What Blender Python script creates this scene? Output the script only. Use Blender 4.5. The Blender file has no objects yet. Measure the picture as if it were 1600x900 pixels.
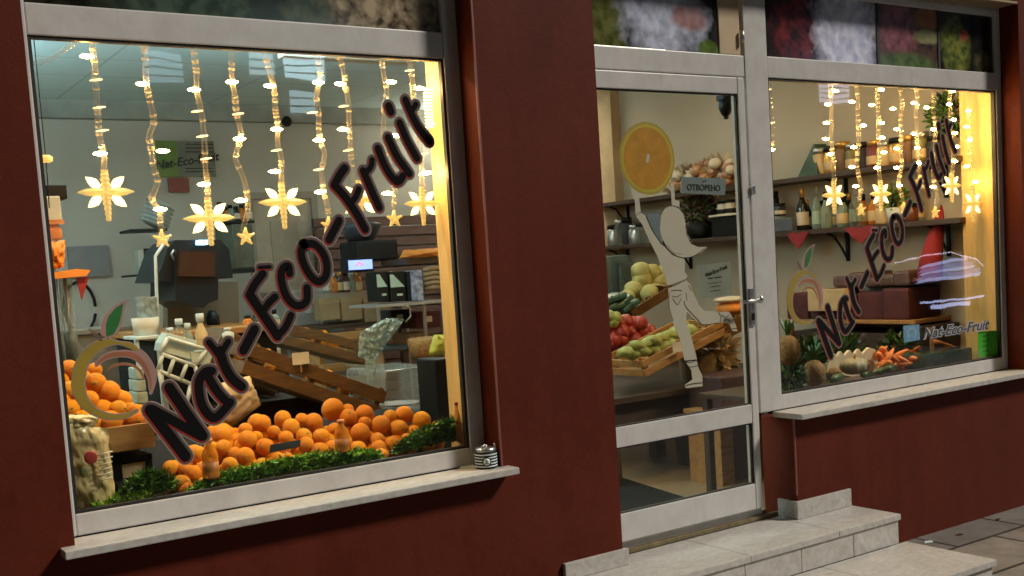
import bpy, bmesh, math, random
from mathutils import Vector, Matrix, noise
random.seed(7)
C = bpy.data.collections.new('Scene Objects'); bpy.context.scene.collection.children.link(C)
sc = bpy.context.scene
PI = math.pi
# ------------------------------------------------------------------ camera model
f_, cx_, cy_ = 1719.68, 798.78, 566.59
YAW, PITCH, ROLL = 0.584651, 0.086988, -0.0646801
CAM = Vector((-0.77666, -3.92151, 0.74325))
Fv = Vector((math.sin(YAW)*math.cos(PITCH), math.cos(YAW)*math.cos(PITCH), -math.sin(PITCH)))
R0 = Vector((math.cos(YAW), -math.sin(YAW), 0)); U0 = R0.cross(Fv)
Rv = R0*math.cos(ROLL)+U0*math.sin(ROLL); Uv = -R0*math.sin(ROLL)+U0*math.cos(ROLL)
def ray(u, v): return Fv + Rv*((u-cx_)/f_) - Uv*((v-cy_)/f_)
def at(u, v, y=0.0):
    d = ray(u, v); return CAM + d*((y-CAM.y)/d.y)
def atx(u, v, x):
    d = ray(u, v); return CAM + d*((x-CAM.x)/d.x)
def atz(u, v, z):
    d = ray(u, v); return CAM + d*((z-CAM.z)/d.z)
cam = bpy.data.cameras.new('camera'); co = bpy.data.objects.new('camera', cam)
sc.collection.objects.link(co); sc.camera = co
M3 = Matrix((Rv, Uv, -Fv)).transposed()
co.matrix_world = Matrix.Translation(CAM) @ M3.to_4x4()
cam.sensor_width = 36; cam.lens = f_/1600*36
cam.shift_y = (cy_-450)/1600; cam.shift_x = -(cx_-800)/1600
cam.clip_start = .05; cam.clip_end = 500
# ------------------------------------------------------------------ materials
def newmat(name):
    m = bpy.data.materials.new(name); m.use_nodes = True
    return m, m.node_tree, m.node_tree.nodes['Principled BSDF']
def setb(b, **k):
    for n, v in k.items():
        n = n.replace('_', ' ')
        if n in b.inputs: b.inputs[n].default_value = v
def coords(nt, scale=(1, 1, 1)):
    tc = nt.nodes.new('ShaderNodeTexCoord'); mp = nt.nodes.new('ShaderNodeMapping')
    mp.inputs['Scale'].default_value = scale
    nt.links.new(tc.outputs['Object'], mp.inputs[0]); return mp.outputs[0]
def nz(nt, vec, scale, detail=5, rough=.6, dist=0):
    n = nt.nodes.new('ShaderNodeTexNoise'); n.inputs['Scale'].default_value = scale
    n.inputs['Detail'].default_value = detail; n.inputs['Roughness'].default_value = rough
    n.inputs['Distortion'].default_value = dist
    nt.links.new(vec, n.inputs['Vector']); return n.outputs['Fac']
def ramp(nt, fac, stops):
    r = nt.nodes.new('ShaderNodeValToRGB'); e = r.color_ramp.elements
    while len(e) < len(stops): e.new(.5)
    for i, (p, c) in enumerate(stops):
        e[i].position = p; e[i].color = (*c, 1)
    nt.links.new(fac, r.inputs[0]); return r.outputs[0]
def mat(name, col, rough=.5, var=.12, scale=8, bump=0, bscale=60, stretch=(1, 1, 1), metal=0, spec=.5, trans=0, alpha=1, coat=0, sub=0, col2=None):
    m, nt, b = newmat(name); v = coords(nt, stretch)
    f = nz(nt, v, scale)
    c2 = col2 or tuple(min(1, c*(1+var)) for c in col)
    c1 = tuple(c*(1-var) for c in col)
    nt.links.new(ramp(nt, f, [(.32, c1), (.68, c2)]), b.inputs['Base Color'])
    setb(b, Roughness=rough, Metallic=metal, Transmission_Weight=trans, Alpha=alpha, Coat_Weight=coat, Subsurface_Weight=sub)
    b.inputs['Specular IOR Level'].default_value = spec
    if bump:
        f2 = nz(nt, v, bscale, 4); bp = nt.nodes.new('ShaderNodeBump')
        bp.inputs['Strength'].default_value = bump; bp.inputs['Distance'].default_value = .004
        nt.links.new(f2, bp.inputs['Height']); nt.links.new(bp.outputs[0], b.inputs['Normal'])
    return m
def emis(name, col, s):
    m, nt, b = newmat(name); setb(b, Roughness=.4)
    b.inputs['Base Color'].default_value = (*col, 1)
    b.inputs['Emission Color'].default_value = (*col, 1); b.inputs['Emission Strength'].default_value = s
    return m
M = {}
def wallpaint():
    m, nt, b = newmat('red_render'); v = coords(nt)
    f = nz(nt, v, 1.3, 6, .65); g = nz(nt, v, 120, 3)
    st = coords(nt, (3, 3, .25)); s = nz(nt, st, 3, 5)
    mx = nt.nodes.new('ShaderNodeMix'); mx.data_type = 'RGBA'; mx.blend_type = 'MULTIPLY'; mx.inputs[0].default_value = .5
    nt.links.new(ramp(nt, f, [(.3, (.092, .0140, .0056)), (.7, (.116, .0200, .0092))]), mx.inputs[6])
    nt.links.new(ramp(nt, s, [(.35, (.75, .72, .72)), (.6, (1, 1, 1))]), mx.inputs[7])
    st2 = nz(nt, coords(nt, (1, 1, 1)), 2.6, 9, .78); st3 = nz(nt, coords(nt), 34, 4, .6)
    m2 = nt.nodes.new('ShaderNodeMix'); m2.data_type = 'RGBA'; m2.blend_type = 'MULTIPLY'; m2.inputs[0].default_value = .7
    nt.links.new(mx.outputs[2], m2.inputs[6]); nt.links.new(ramp(nt, st2, [(.36, (.84, .82, .8)), (.46, (1, 1, 1)), (.66, (1, 1, 1)), (.72, (1.2, 1.25, 1.3))]), m2.inputs[7])
    m3 = nt.nodes.new('ShaderNodeMix'); m3.data_type = 'RGBA'; m3.blend_type = 'MULTIPLY'; m3.inputs[0].default_value = .5
    nt.links.new(m2.outputs[2], m3.inputs[6]); nt.links.new(ramp(nt, st3, [(.3, (.8, .8, .8)), (.7, (1.12, 1.12, 1.12))]), m3.inputs[7])
    nt.links.new(m3.outputs[2], b.inputs['Base Color']); setb(b, Roughness=.62)
    b.inputs['Specular IOR Level'].default_value = .14
    bp = nt.nodes.new('ShaderNodeBump'); bp.inputs['Strength'].default_value = .35; bp.inputs['Distance'].default_value = .003
    nt.links.new(g, bp.inputs['Height']); nt.links.new(bp.outputs[0], b.inputs['Normal'])
    return m
M['wall'] = wallpaint()
def upvc():
    m, nt, b = newmat('white_upvc'); v = coords(nt); a = nz(nt, v, 7, 8, .7); c = nz(nt, coords(nt, (6, 6, 1)), 5, 6, .7)
    mx = nt.nodes.new('ShaderNodeMix'); mx.data_type = 'RGBA'; mx.blend_type = 'MULTIPLY'; mx.inputs[0].default_value = .3
    nt.links.new(ramp(nt, a, [(.3, (.48, .47, .45)), (.6, (.58, .575, .56))]), mx.inputs[6])
    nt.links.new(ramp(nt, c, [(.28, (.72, .69, .64)), (.45, (1, 1, 1))]), mx.inputs[7])
    nt.links.new(mx.outputs[2], b.inputs['Base Color']); setb(b, Roughness=.34)
    bp = nt.nodes.new('ShaderNodeBump'); bp.inputs['Strength'].default_value = .08; bp.inputs['Distance'].default_value = .004
    nt.links.new(a, bp.inputs['Height']); nt.links.new(bp.outputs[0], b.inputs['Normal']); return m
M['upvc'] = upvc()
M['gasket'] = mat('black_gasket', (.012, .012, .012), .6)
def marble():
    m, nt, b = newmat('marble'); v = coords(nt, (1, 1.6, 1))
    f = nz(nt, v, 3.2, 9, .7, 1.6); g = nz(nt, v, 30, 4)
    mx = nt.nodes.new('ShaderNodeMix'); mx.data_type = 'RGBA'; mx.blend_type = 'MULTIPLY'; mx.inputs[0].default_value = .6
    nt.links.new(ramp(nt, f, [(.3, (.34, .33, .30)), (.42, (.52, .51, .48)), (.50, (.46, .45, .42)), (.7, (.59, .58, .55))]), mx.inputs[6])
    nt.links.new(ramp(nt, g, [(.35, (.72, .7, .68)), (.6, (1, 1, 1))]), mx.inputs[7])
    nt.links.new(mx.outputs[2], b.inputs['Base Color']); setb(b, Roughness=.42)
    bp = nt.nodes.new('ShaderNodeBump'); bp.inputs['Strength'].default_value = .3; bp.inputs['Distance'].default_value = .003
    nt.links.new(g, bp.inputs['Height']); nt.links.new(bp.outputs[0], b.inputs['Normal'])
    return m
M['marble'] = marble()
M['joint'] = mat('joint', (.08, .075, .065), .9)
def pavemat():
    m, nt, b = newmat('pavement_slabs'); v = coords(nt)
    br = nt.nodes.new('ShaderNodeTexBrick'); br.offset = .5
    br.inputs['Scale'].default_value = 1; br.inputs['Brick Width'].default_value = .62; br.inputs['Row Height'].default_value = .4
    br.inputs['Mortar Size'].default_value = .012; br.inputs['Color1'].default_value = (.24, .225, .20, 1)
    br.inputs['Color2'].default_value = (.18, .17, .155, 1); br.inputs['Mortar'].default_value = (.035, .033, .03, 1)
    nt.links.new(v, br.inputs['Vector'])
    f = nz(nt, v, 5, 8, .7); mx = nt.nodes.new('ShaderNodeMix'); mx.data_type = 'RGBA'; mx.blend_type = 'MULTIPLY'; mx.inputs[0].default_value = .8
    nt.links.new(br.outputs[0], mx.inputs[6]); nt.links.new(ramp(nt, f, [(.3, (.55, .53, .5)), (.65, (1.1, 1.1, 1.1))]), mx.inputs[7])
    nt.links.new(mx.outputs[2], b.inputs['Base Color']); setb(b, Roughness=.5)
    bp = nt.nodes.new('ShaderNodeBump'); bp.inputs['Strength'].default_value = .5; bp.inputs['Distance'].default_value = .01
    nt.links.new(f, bp.inputs['Height']); nt.links.new(bp.outputs[0], b.inputs['Normal'])
    return m
M['pave'] = pavemat()
def glassmat():
    m = bpy.data.materials.new('pane_glass'); m.use_nodes = True; nt = m.node_tree; nt.nodes.clear()
    o = nt.nodes.new('ShaderNodeOutputMaterial'); t = nt.nodes.new('ShaderNodeBsdfTransparent'); g = nt.nodes.new('ShaderNodeBsdfGlossy')
    t.inputs[0].default_value = (.93, .95, .93, 1); g.inputs['Roughness'].default_value = .012
    fr = nt.nodes.new('ShaderNodeFresnel'); fr.inputs[0].default_value = 1.42
    ge = nt.nodes.new('ShaderNodeNewGeometry'); sb = nt.nodes.new('ShaderNodeMath'); sb.operation = 'SUBTRACT'; sb.inputs[0].default_value = 1
    mu = nt.nodes.new('ShaderNodeMath'); mu.operation = 'MULTIPLY'; mx = nt.nodes.new('ShaderNodeMixShader')
    tc = nt.nodes.new('ShaderNodeTexCoord'); n = nt.nodes.new('ShaderNodeTexNoise'); n.inputs['Scale'].default_value = 2.2
    nt.links.new(tc.outputs['Object'], n.inputs['Vector']); bp = nt.nodes.new('ShaderNodeBump'); bp.inputs['Strength'].default_value = .05; bp.inputs['Distance'].default_value = .02
    nt.links.new(n.outputs['Fac'], bp.inputs['Height']); nt.links.new(bp.outputs[0], g.inputs['Normal'])
    nt.links.new(ge.outputs['Backfacing'], sb.inputs[1]); nt.links.new(sb.outputs[0], mu.inputs[0]); nt.links.new(fr.outputs[0], mu.inputs[1])
    nt.links.new(mu.outputs[0], mx.inputs[0]); nt.links.new(t.outputs[0], mx.inputs[1]); nt.links.new(g.outputs[0], mx.inputs[2]); nt.links.new(mx.outputs[0], o.inputs[0])
    return m
M['glass'] = glassmat()
def clearmat(name, col, tr, rough=.1, em=0, emcol=(1, .7, .3)):
    m = bpy.data.materials.new(name); m.use_nodes = True; nt = m.node_tree; b = nt.nodes['Principled BSDF']; o = nt.nodes['Material Output']
    b.inputs['Base Color'].default_value = (*col, 1); b.inputs['Roughness'].default_value = rough
    b.inputs['Emission Color'].default_value = (*emcol, 1); b.inputs['Emission Strength'].default_value = em
    t = nt.nodes.new('ShaderNodeBsdfTransparent'); lw = nt.nodes.new('ShaderNodeLayerWeight'); lw.inputs[0].default_value = .35
    mr = nt.nodes.new('ShaderNodeMapRange'); mr.inputs['To Min'].default_value = 1-tr; mr.inputs['To Max'].default_value = min(1, 1-tr+.42)
    mx = nt.nodes.new('ShaderNodeMixShader')
    nt.links.new(lw.outputs['Facing'], mr.inputs[0]); nt.links.new(mr.outputs[0], mx.inputs[0])
    nt.links.new(t.outputs[0], mx.inputs[1]); nt.links.new(b.outputs[0], mx.inputs[2]); nt.links.new(mx.outputs[0], o.inputs[0])
    return m
M['rope'] = clearmat('clear_rope_tube', (.42, .38, .30), .93, .1, .07, (1, .72, .35))
M['rib'] = clearmat('rope_rib', (.5, .42, .3), .5, .12, .22, (1, .68, .3))
M['starclear'] = clearmat('lit_clear_star', (.9, .75, .4), .5, .12, .42, (1, .60, .16))
M['petal'] = emis('lit_star_petal', (1, .72, .30), 3.2)
M['bulb'] = emis('warm_led', (1, .54, .17), 150)
M['bulb_bright'] = emis('warm_led_near_board', (1, .50, .14), 480)
M['dimbulb'] = emis('dim_led', (1, .70, .34), 1.6)
M['clear'] = clearmat('clear_plastic', (.5, .62, .64), .9, .06)
M['bottleglass'] = clearmat('pale_bottle_glass', (.35, .5, .45), .55, .05)
M['plastic_bag'] = clearmat('crinkled_bag', (.38, .62, .70), .68, .08)
def orangemat():
    m, nt, b = newmat('orange_peel'); v = coords(nt); f = nz(nt, v, 14, 3)
    oi = nt.nodes.new('ShaderNodeObjectInfo')
    mx = nt.nodes.new('ShaderNodeMix'); mx.data_type = 'RGBA'; mx.inputs[0].default_value = .3
    nt.links.new(ramp(nt, oi.outputs['Random'], [(0, (.88, .25, .002)), (.5, (.92, .33, .002)), (1, (.94, .41, .004))]), mx.inputs[6])
    nt.links.new(ramp(nt, f, [(.3, (.84, .25, .002)), (.7, (.97, .40, .004))]), mx.inputs[7])
    nt.links.new(mx.outputs[2], b.inputs['Base Color']); setb(b, Roughness=.5)
    b.inputs['Specular IOR Level'].default_value = .3
    b.inputs['Subsurface Radius'].default_value = (.01, .004, .001)
    bp = nt.nodes.new('ShaderNodeBump'); bp.inputs['Strength'].default_value = .6; bp.inputs['Distance'].default_value = .05
    nt.links.new(nz(nt, v, 16, 2), bp.inputs['Height']); nt.links.new(bp.outputs[0], b.inputs['Normal'])
    return m
M['orange'] = orangemat()
def woodmat(name, c1, c2, stretch=(1, 8, 8), rough=.55):
    m, nt, b = newmat(name); v = coords(nt, stretch); f = nz(nt, v, 4, 7, .65, .8)
    nt.links.new(ramp(nt, f, [(.3, c1), (.65, c2)]), b.inputs['Base Color']); setb(b, Roughness=rough)
    bp = nt.nodes.new('ShaderNodeBump'); bp.inputs['Strength'].default_value = .3; bp.inputs['Distance'].default_value = .003
    nt.links.new(f, bp.inputs['Height']); nt.links.new(bp.outputs[0], b.inputs['Normal']); return m
M['pine'] = woodmat('pine_board', (.60, .40, .13), (.76, .55, .22), (10, 10, 1))
M['crate'] = woodmat('crate_wood', (.26, .13, .04), (.46, .25, .085))
M['olddark'] = woodmat('old_crate_wood', (.055, .026, .008), (.16, .078, .022))
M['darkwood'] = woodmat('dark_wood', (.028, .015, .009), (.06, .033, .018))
M['plank'] = woodmat('plum_planks', (.07, .04, .038), (.13, .08, .075), (1, 6, 6))
M['floor'] = woodmat('floor_boards', (.32, .24, .14), (.45, .35, .22), (2, 10, 1), .4)
M['cream'] = mat('cream_plaster', (.50, .46, .38), .8, .05, 2, .1, 40)
M['greywall'] = mat('grey_plaster', (.50, .52, .50), .8, .05, 2, .1, 40)
def ceilmat():
    m, nt, b = newmat('ceiling_tiles'); v = coords(nt); br = nt.nodes.new('ShaderNodeTexBrick'); br.offset = 0
    br.inputs['Scale'].default_value = 1; br.inputs['Brick Width'].default_value = 1.2; br.inputs['Row Height'].default_value = .6; br.inputs['Mortar Size'].default_value = .008
    br.inputs['Color1'].default_value = (.62, .80, .86, 1); br.inputs['Color2'].default_value = (.58, .76, .82, 1); br.inputs['Mortar'].default_value = (.42, .54, .58, 1)  # teal of cool lamps and reflected sky is put into the tile colour
    nt.links.new(v, br.inputs['Vector']); nt.links.new(br.outputs[0], b.inputs['Base Color']); setb(b, Roughness=.6); return m
M['ceil'] = ceilmat()
M['black'] = mat('black_plastic', (.006, .006, .006), .5, spec=.2)
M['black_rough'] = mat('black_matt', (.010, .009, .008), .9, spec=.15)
M['dgrey'] = mat('dark_grey', (.032, .034, .036), .6, spec=.25)
M['steel'] = mat('brushed_steel', (.5, .52, .54), .3, .1, 20, metal=.9)
M['white'] = mat('white_plastic', (.60, .70, .72), .4)
M['offwhite'] = mat('off_white', (.62, .58, .48), .6)
M['kraft'] = mat('kraft_paper', (.62, .48, .28), .7, .12, 9, .7, 25)
M['bagfilm'] = mat('yellow_film', (.55, .43, .20), .28, .2, 10, .8, 28)
M['card'] = mat('cardboard', (.30, .22, .12), .8)
M['greybox'] = mat('grey_box', (.34, .34, .34), .6)
M['red'] = mat('red_felt', (.26, .02, .025), .8)
M['redbrown'] = mat('maroon_cloth', (.075, .014, .013), .8, .3, 9, .6, 20)
M['orangecloth'] = mat('orange_cloth', (.75, .28, .05), .7)
M['amber'] = clearmat('amber_juice', (.8, .26, .02), .5, .08)
M['green'] = mat('green_leaf', (.20, .40, .04), .28, .5, 30)
M['dkgreen'] = mat('dark_green_leaf', (.05, .13, .02), .35, .5, 30)
M['deepleaf'] = mat('deep_leaf', (.016, .04, .010), .5, .5, 30)
M['melon'] = mat('pale_green_fruit', (.36, .42, .13), .45, .3, 12)
M['cabbage'] = mat('yellow_green_cabbage', (.42, .40, .14), .55, .3, 12)
M['tomato'] = mat('tomato_red', (.36, .045, .035), .35, .2)
M['teal'] = mat('teal_packet', (.04, .13, .11), .3, .4, 25)
M['onion'] = mat('onion_skin', (.42, .22, .13), .4, .4, 14)
M['pineapple'] = mat('rough_fruit_skin', (.25, .13, .035), .7, .5, 60, .8, 90)
M['carrot'] = mat('carrot_orange', (.75, .20, .03), .5, .2)
M['note'] = mat('green_note', (.08, .55, .03), .6)
M['yellowgreen'] = mat('yellow_green_bag', (.42, .42, .05), .5)
M['hat_red'] = mat('hat_red', (.24, .015, .022), .9)
M['brass'] = mat('gold_foil', (.6, .35, .1), .3, metal=.7)
M['bluelabel'] = emis('blue_led', (.25, .35, 1), 1.6)
M['cyanled'] = emis('cyan_led', (.35, .75, 1), 4)
# sticker inks
M['ink_black'] = mat('ink_black', (.004, .004, .004), .9, spec=.15)
M['ink_red'] = mat('ink_red', (.32, .022, .012), .6, spec=.2)
M['ink_halo'] = mat('ink_halo', (.30, .24, .21), .5)
M['ink_key'] = mat('ink_key', (.085, .055, .048), .5)
M['ink_grey'] = mat('ink_grey', (.05, .05, .055), .6)
M['ink_glint'] = mat('ink_glint', (.42, .44, .50), .5)
M['ink_sky'] = mat('ink_sky', (.13, .30, .45), .5, .3, 30)
M['ink_cream'] = mat('ink_cream', (.43, .41, .31), .6, .06)
M['ink_blue'] = mat('ink_blue', (.10, .14, .15), .6, .2)
M['ink_yellow'] = mat('ink_yellow', (.40, .34, .02), .5, .06)
M['ink_olive'] = mat('ink_olive', (.33, .24, .03), .5, .08)
M['ink_orange'] = mat('ink_orange', (.40, .19, .003), .5, .14, 18)
M['ink_rust'] = mat('ink_rust', (.34, .13, .06), .5)
M['ink_pink'] = mat('ink_pink', (.36, .22, .19), .5)
M['ink_green'] = mat('ink_green', (.02, .15, .035), .5)
M['ink_brown'] = mat('ink_brown', (.14, .10, .07), .5)
# ------------------------------------------------------------------ mesh builder
class MB:
    def __init__(s): s.v = []; s.f = []; s.mi = []; s.smooth = []
    def add(s, vs, fs, mi=0, sm=False):
        n = len(s.v); s.v += [Vector(v) for v in vs]
        for f in fs: s.f.append([n+i for i in f]); s.mi.append(mi); s.smooth.append(sm)
        return s
    def box(s, a, b, mi=0, bev=0):
        x0, x1 = sorted((a[0], b[0])); y0, y1 = sorted((a[1], b[1])); z0, z1 = sorted((a[2], b[2]))
        if not bev:
            return s.add([(x0,y0,z0),(x1,y0,z0),(x1,y1,z0),(x0,y1,z0),(x0,y0,z1),(x1,y0,z1),(x1,y1,z1),(x0,y1,z1)],
                     [(0,3,2,1),(4,5,6,7),(0,1,5,4),(1,2,6,5),(2,3,7,6),(3,0,4,7)], mi)
        bm = bmesh.new(); bmesh.ops.create_cube(bm, size=1)
        for v in bm.verts: v.co = Vector((x0+(v.co.x+.5)*(x1-x0), y0+(v.co.y+.5)*(y1-y0), z0+(v.co.z+.5)*(z1-z0)))
        bmesh.ops.bevel(bm, geom=bm.edges[:], offset=bev, segments=2, affect='EDGES', profile=.6)
        return s.bm(bm, mi)
    def bm(s, bm, mi=0, sm=False, mtx=None):
        bm.verts.index_update(); vs = [(mtx @ v.co if mtx else v.co.copy()) for v in bm.verts]; fs = [[v.index for v in f.verts] for f in bm.faces]
        bm.free(); return s.add(vs, fs, mi, sm)
    def obox(s, c, size, mtx, mi=0, bev=0):
        t = MB(); t.box([-q/2 for q in size], [q/2 for q in size], 0, bev)
        return s.add([Vector(c)+mtx @ v for v in t.v], t.f, mi)
    def lathe(s, c, prof, n=20, mi=0, axis=None, sm=True):
        vs = []; fs = []
        for r, z in prof:
            for k in range(n):
                a = 2*PI*k/n; p = Vector((r*math.cos(a), r*math.sin(a), z))
                if axis: p = axis @ p
                vs.append(Vector(c)+p)
        m = len(prof)
        for i in range(m-1):
            for k in range(n): fs.append((i*n+k, i*n+(k+1) % n, (i+1)*n+(k+1) % n, (i+1)*n+k))
        fs.append(tuple(range(n-1, -1, -1))); fs.append(tuple((m-1)*n+k for k in range(n)))
        return s.add(vs, fs, mi, sm)
    def tube(s, pts, r, n=8, mi=0, sm=True, rf=None):
        pts = [Vector(p) for p in pts]; rings = []; vs = []; fs = []
        up = Vector((0.03, 1, 0.02)).normalized()
        for i, p in enumerate(pts):
            t = (pts[min(i+1, len(pts)-1)]-pts[max(i-1, 0)]).normalized()
            a = t.cross(up)
            if a.length < 1e-4: a = t.cross(Vector((1, 0, 0)))
            a.normalize(); b = t.cross(a)
            rr = rf(i) if rf else r
            for k in range(n):
                q = 2*PI*k/n; vs.append(p+(a*math.cos(q)+b*math.sin(q))*rr)
        for i in range(len(pts)-1):
            for k in range(n): fs.append((i*n+k, i*n+(k+1) % n, (i+1)*n+(k+1) % n, (i+1)*n+k))
        fs.append(tuple(range(n-1, -1, -1))); fs.append(tuple((len(pts)-1)*n+k for k in range(n)))
        return s.add(vs, fs, mi, sm)
    def ribbon(s, pts, w, th, y, mi=0):
        """flat sticker stroke: polyline of (x,z[,w]) in the glass plane, lens-shaped section"""
        P = [Vector((p[0], p[1])) for p in pts]; W = [(p[2] if len(p) > 2 else w)/2 for p in pts]
        dense = []; 
        for i in range(len(P)):
            t0 = (P[i]-P[max(i-1, 0)]); t1 = (P[min(i+1, len(P)-1)]-P[i])
            t = (t0.normalized() if t0.length > 1e-6 else t1.normalized())+(t1.normalized() if t1.length > 1e-6 else t0.normalized())
            t.normalize(); dense.append((P[i], t, W[i]))
        p0, t0, w0 = dense[0]; p1, t1, w1 = dense[-1]
        A = [(p0-t0*w0*math.cos(q), t0, max(w0*math.sin(q), 1e-5)) for q in (0, .35, .7, 1.1)]
        B = [(p1+t1*w1*math.cos(q), t1, max(w1*math.sin(q), 1e-5)) for q in (1.1, .7, .35, 0)]
        vs = []; fs = []; L = A+dense+B
        for p, t, ww in L:
            n = Vector((-t.y, t.x)); h = th
            for a, d in ((1, 0), (.965, 1), (-.965, 1), (-1, 0)):
                q = p+n*ww*a; vs.append((q.x, y-h*d, q.y))
        for i in range(len(L)-1):
            for k in range(3): fs.append((i*4+k, i*4+k+1, (i+1)*4+k+1, (i+1)*4+k))
        return s.add(vs, fs, mi, False)
    def poly(s, pts, y, th=.0006, mi=0):
        n = len(pts); vs = [(p[0], y, p[1]) for p in pts]+[(p[0], y-th, p[1]) for p in pts]
        fs = [tuple(range(n)), tuple(range(2*n-1, n-1, -1))]+[(k, (k+1) % n, n+(k+1) % n, n+k) for k in range(n)]
        return s.add(vs, fs, mi)
    def blob(s, c, r, mi=0, amp=.06, fr=3, sub=3, rot=None, seed=0):
        bm = bmesh.new(); bmesh.ops.create_icosphere(bm, subdivisions=sub, radius=1)
        if not hasattr(r, '__len__'): r = (r, r, r)
        for v in bm.verts:
            d = 1+amp*noise.noise(v.co*fr+Vector((seed*3.1, seed, 0)))
            v.co = Vector((v.co.x*r[0]*d, v.co.y*r[1]*d, v.co.z*r[2]*d))
            if rot: v.co = rot @ v.co
            v.co += Vector(c)
        return s.bm(bm, mi, True)
    def build(s, name, mats, parent=None, origin=None):
        if not isinstance(mats, (list, tuple)): mats = [mats]
        if parent is not None: org = Vector(parent['_o'])
        elif origin is not None: org = Vector(origin)
        else:
            xs = [v.x for v in s.v]; ys = [v.y for v in s.v]; zs = [v.z for v in s.v]
            org = Vector(((min(xs)+max(xs))/2, (min(ys)+max(ys))/2, min(zs)))
        me = bpy.data.meshes.new(name); me.from_pydata([v-org for v in s.v], [], s.f)
        for m in mats: me.materials.append(M[m] if isinstance(m, str) else m)
        me.polygons.foreach_set('material_index', s.mi); me.polygons.foreach_set('use_smooth', s.smooth)
        bm = bmesh.new(); bm.from_mesh(me); bmesh.ops.recalc_face_normals(bm, faces=bm.faces[:]); bm.to_mesh(me); bm.free()
        me.update(); o = bpy.data.objects.new(name, me); C.objects.link(o)
        if parent is not None: o.parent = parent
        else: o.location = org
        o['_o'] = tuple(org)
        return o
def tag(o, label, cat, group=None):
    o['label'] = label; o['category'] = cat
    if group: o['group'] = group
    return o
def thing(name, label, cat, loc, group=None):
    o = bpy.data.objects.new(name, None); C.objects.link(o); o.location = loc; o['_o'] = tuple(loc); o.empty_display_size = .1
    return tag(o, label, cat, group)
def struct(o): o['kind'] = 'structure'; return o
def pxb(x0, y0, x1, y1, d, t):
    """corners of a facade-parallel box whose front face covers those pixels at depth d"""
    xm, ym = (x0+x1)/2, (y0+y1)/2
    return (at(x0, ym, d).x, d, at(xm, y1, d).z), (at(x1, ym, d).x, d+t, at(xm, y0, d).z)
def text_mb(txt, size, mtx, extrude=.0004, mi=0, offset=0, shear=0, align='CENTER'):
    cu = bpy.data.curves.new('t', 'FONT'); cu.body = txt; cu.size = size; cu.extrude = extrude; cu.offset = offset; cu.shear = shear
    cu.align_x = align; cu.align_y = 'CENTER'; cu.resolution_u = 3
    ob = bpy.data.objects.new('t', cu); C.objects.link(ob); bpy.context.view_layer.update()
    dg = bpy.context.evaluated_depsgraph_get(); me = bpy.data.meshes.new_from_object(ob.evaluated_get(dg))
    vs = [mtx @ v.co for v in me.vertices]; fs = [list(p.vertices) for p in me.polygons]
    bpy.data.objects.remove(ob); bpy.data.curves.remove(cu); bpy.data.meshes.remove(me)
    return vs, fs
RX = Matrix.Rotation(PI/2, 4, 'X')       # text plane -> facade plane

# ------------------------------------------------------------------ setting
WY = -.13                                     # outer face of the wall
FL = -.60
g = MB(); g.box((-6, -9, -1.0), (14, WY-.0, -.90)); struct(g.build('pavement', 'pave', origin=(0, 0, -.9)))
g = MB(); g.box((-40, -40, -1.2), (60, -9, -1.02)); struct(g.build('road', mat('asphalt', (.05, .05, .05), .8, .2, 30, .4, 80), origin=(0, 0, -1.02)))
g = MB(); g.box((-1.4, -.02+.1, FL-.1), (5.7, 5.5, FL)); struct(g.build('floor', 'floor'))
g = MB(); g.box((-1.4, .1, 2.26), (5.7, 5.5, 2.32)); struct(g.build('ceiling', 'ceil', origin=(0, 0, 2.26)))
g = MB(); g.box((-1.4, 5.3, FL), (5.6, 5.4, 2.26)); struct(g.build('wall_back', 'greywall'))
g = MB(); g.box((5.6, .1, FL), (5.7, 5.4, 2.26)); struct(g.build('wall_right', 'cream'))
g = MB(); g.box((-1.5, .1, FL), (-1.4, 5.4, 2.26)); struct(g.build('wall_left', 'cream'))
g = MB(); g.box((-1.4, 5.2, 2.12), (5.6, 5.3, 2.26)); struct(g.build('ceiling_cornice', mat('cornice_grey', (.30, .32, .30), .7)))
a = atx(942, 300, 5.55).y; b = atx(968, 300, 5.55).y
g = MB(); g.box((5.5, b, FL), (5.6, a+.6, 2.26)); struct(g.build('wall_pilaster', mat('tan_plaster', (.42, .31, .18), .8)))

# ------------------------------------------------------------------ building
B = thing('shop_building', 'dark red rendered shopfront with two white framed display windows and a glazed door', 'building', (0, 0, -.9))
w = MB()
XL, XP0, XP1, XR0, XD = -.035, 1.652, 2.266, 5.455, 3.408
for a, b in [((-3.5, -1.2), (XL, 3.2)), ((XP0, -1.2), (XP1, 3.2)), ((XR0, -1.2), (9, 3.2)), ((XL, -1.2), (XP0, -.108)), ((XD, -1.2), (XR0, -.108)),
             ((XL, 2.10), (XP0, 3.2)), ((XP1, 2.10), (XR0, 3.2)), ((XP1, -1.2), (XD, -.9))]:
    w.box((a[0], WY, a[1]), (b[0], .09, b[1]))
w.build('wall', 'wall', B)
M['bead'] = mat('worn_corner', (.20, .07, .05), .5)
cb = MB()
for x in (XP0-.0015, XD-.0015): 
    pass
cb.box((XP0-.002, WY-.002, -.076), (XP0+.006, WY+.006, 2.1)); cb.build('corner_bead', 'bead', B)
cb = MB(); cb.box((XD-.002, WY-.002, -.50), (XD+.006, WY+.006, -.112))
cb.build('corner_bead', 'bead', B)
s = MB(); s.box((XP1, WY+.002, 2.085), (XR0, .0, 2.099)); s.build('lintel_soffit', mat('beige_soffit', (.34, .25, .15), .7), B)
def sill(x0, x1, name='sill'):
    s = MB(); s.box((x0, -.205, -.106), (x1, -.012, -.078), 0, .004); return s
sill(-.082, 1.69).build('sill', 'marble', B)
sill(3.385, 6.2).build('sill', 'marble', B)
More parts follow.
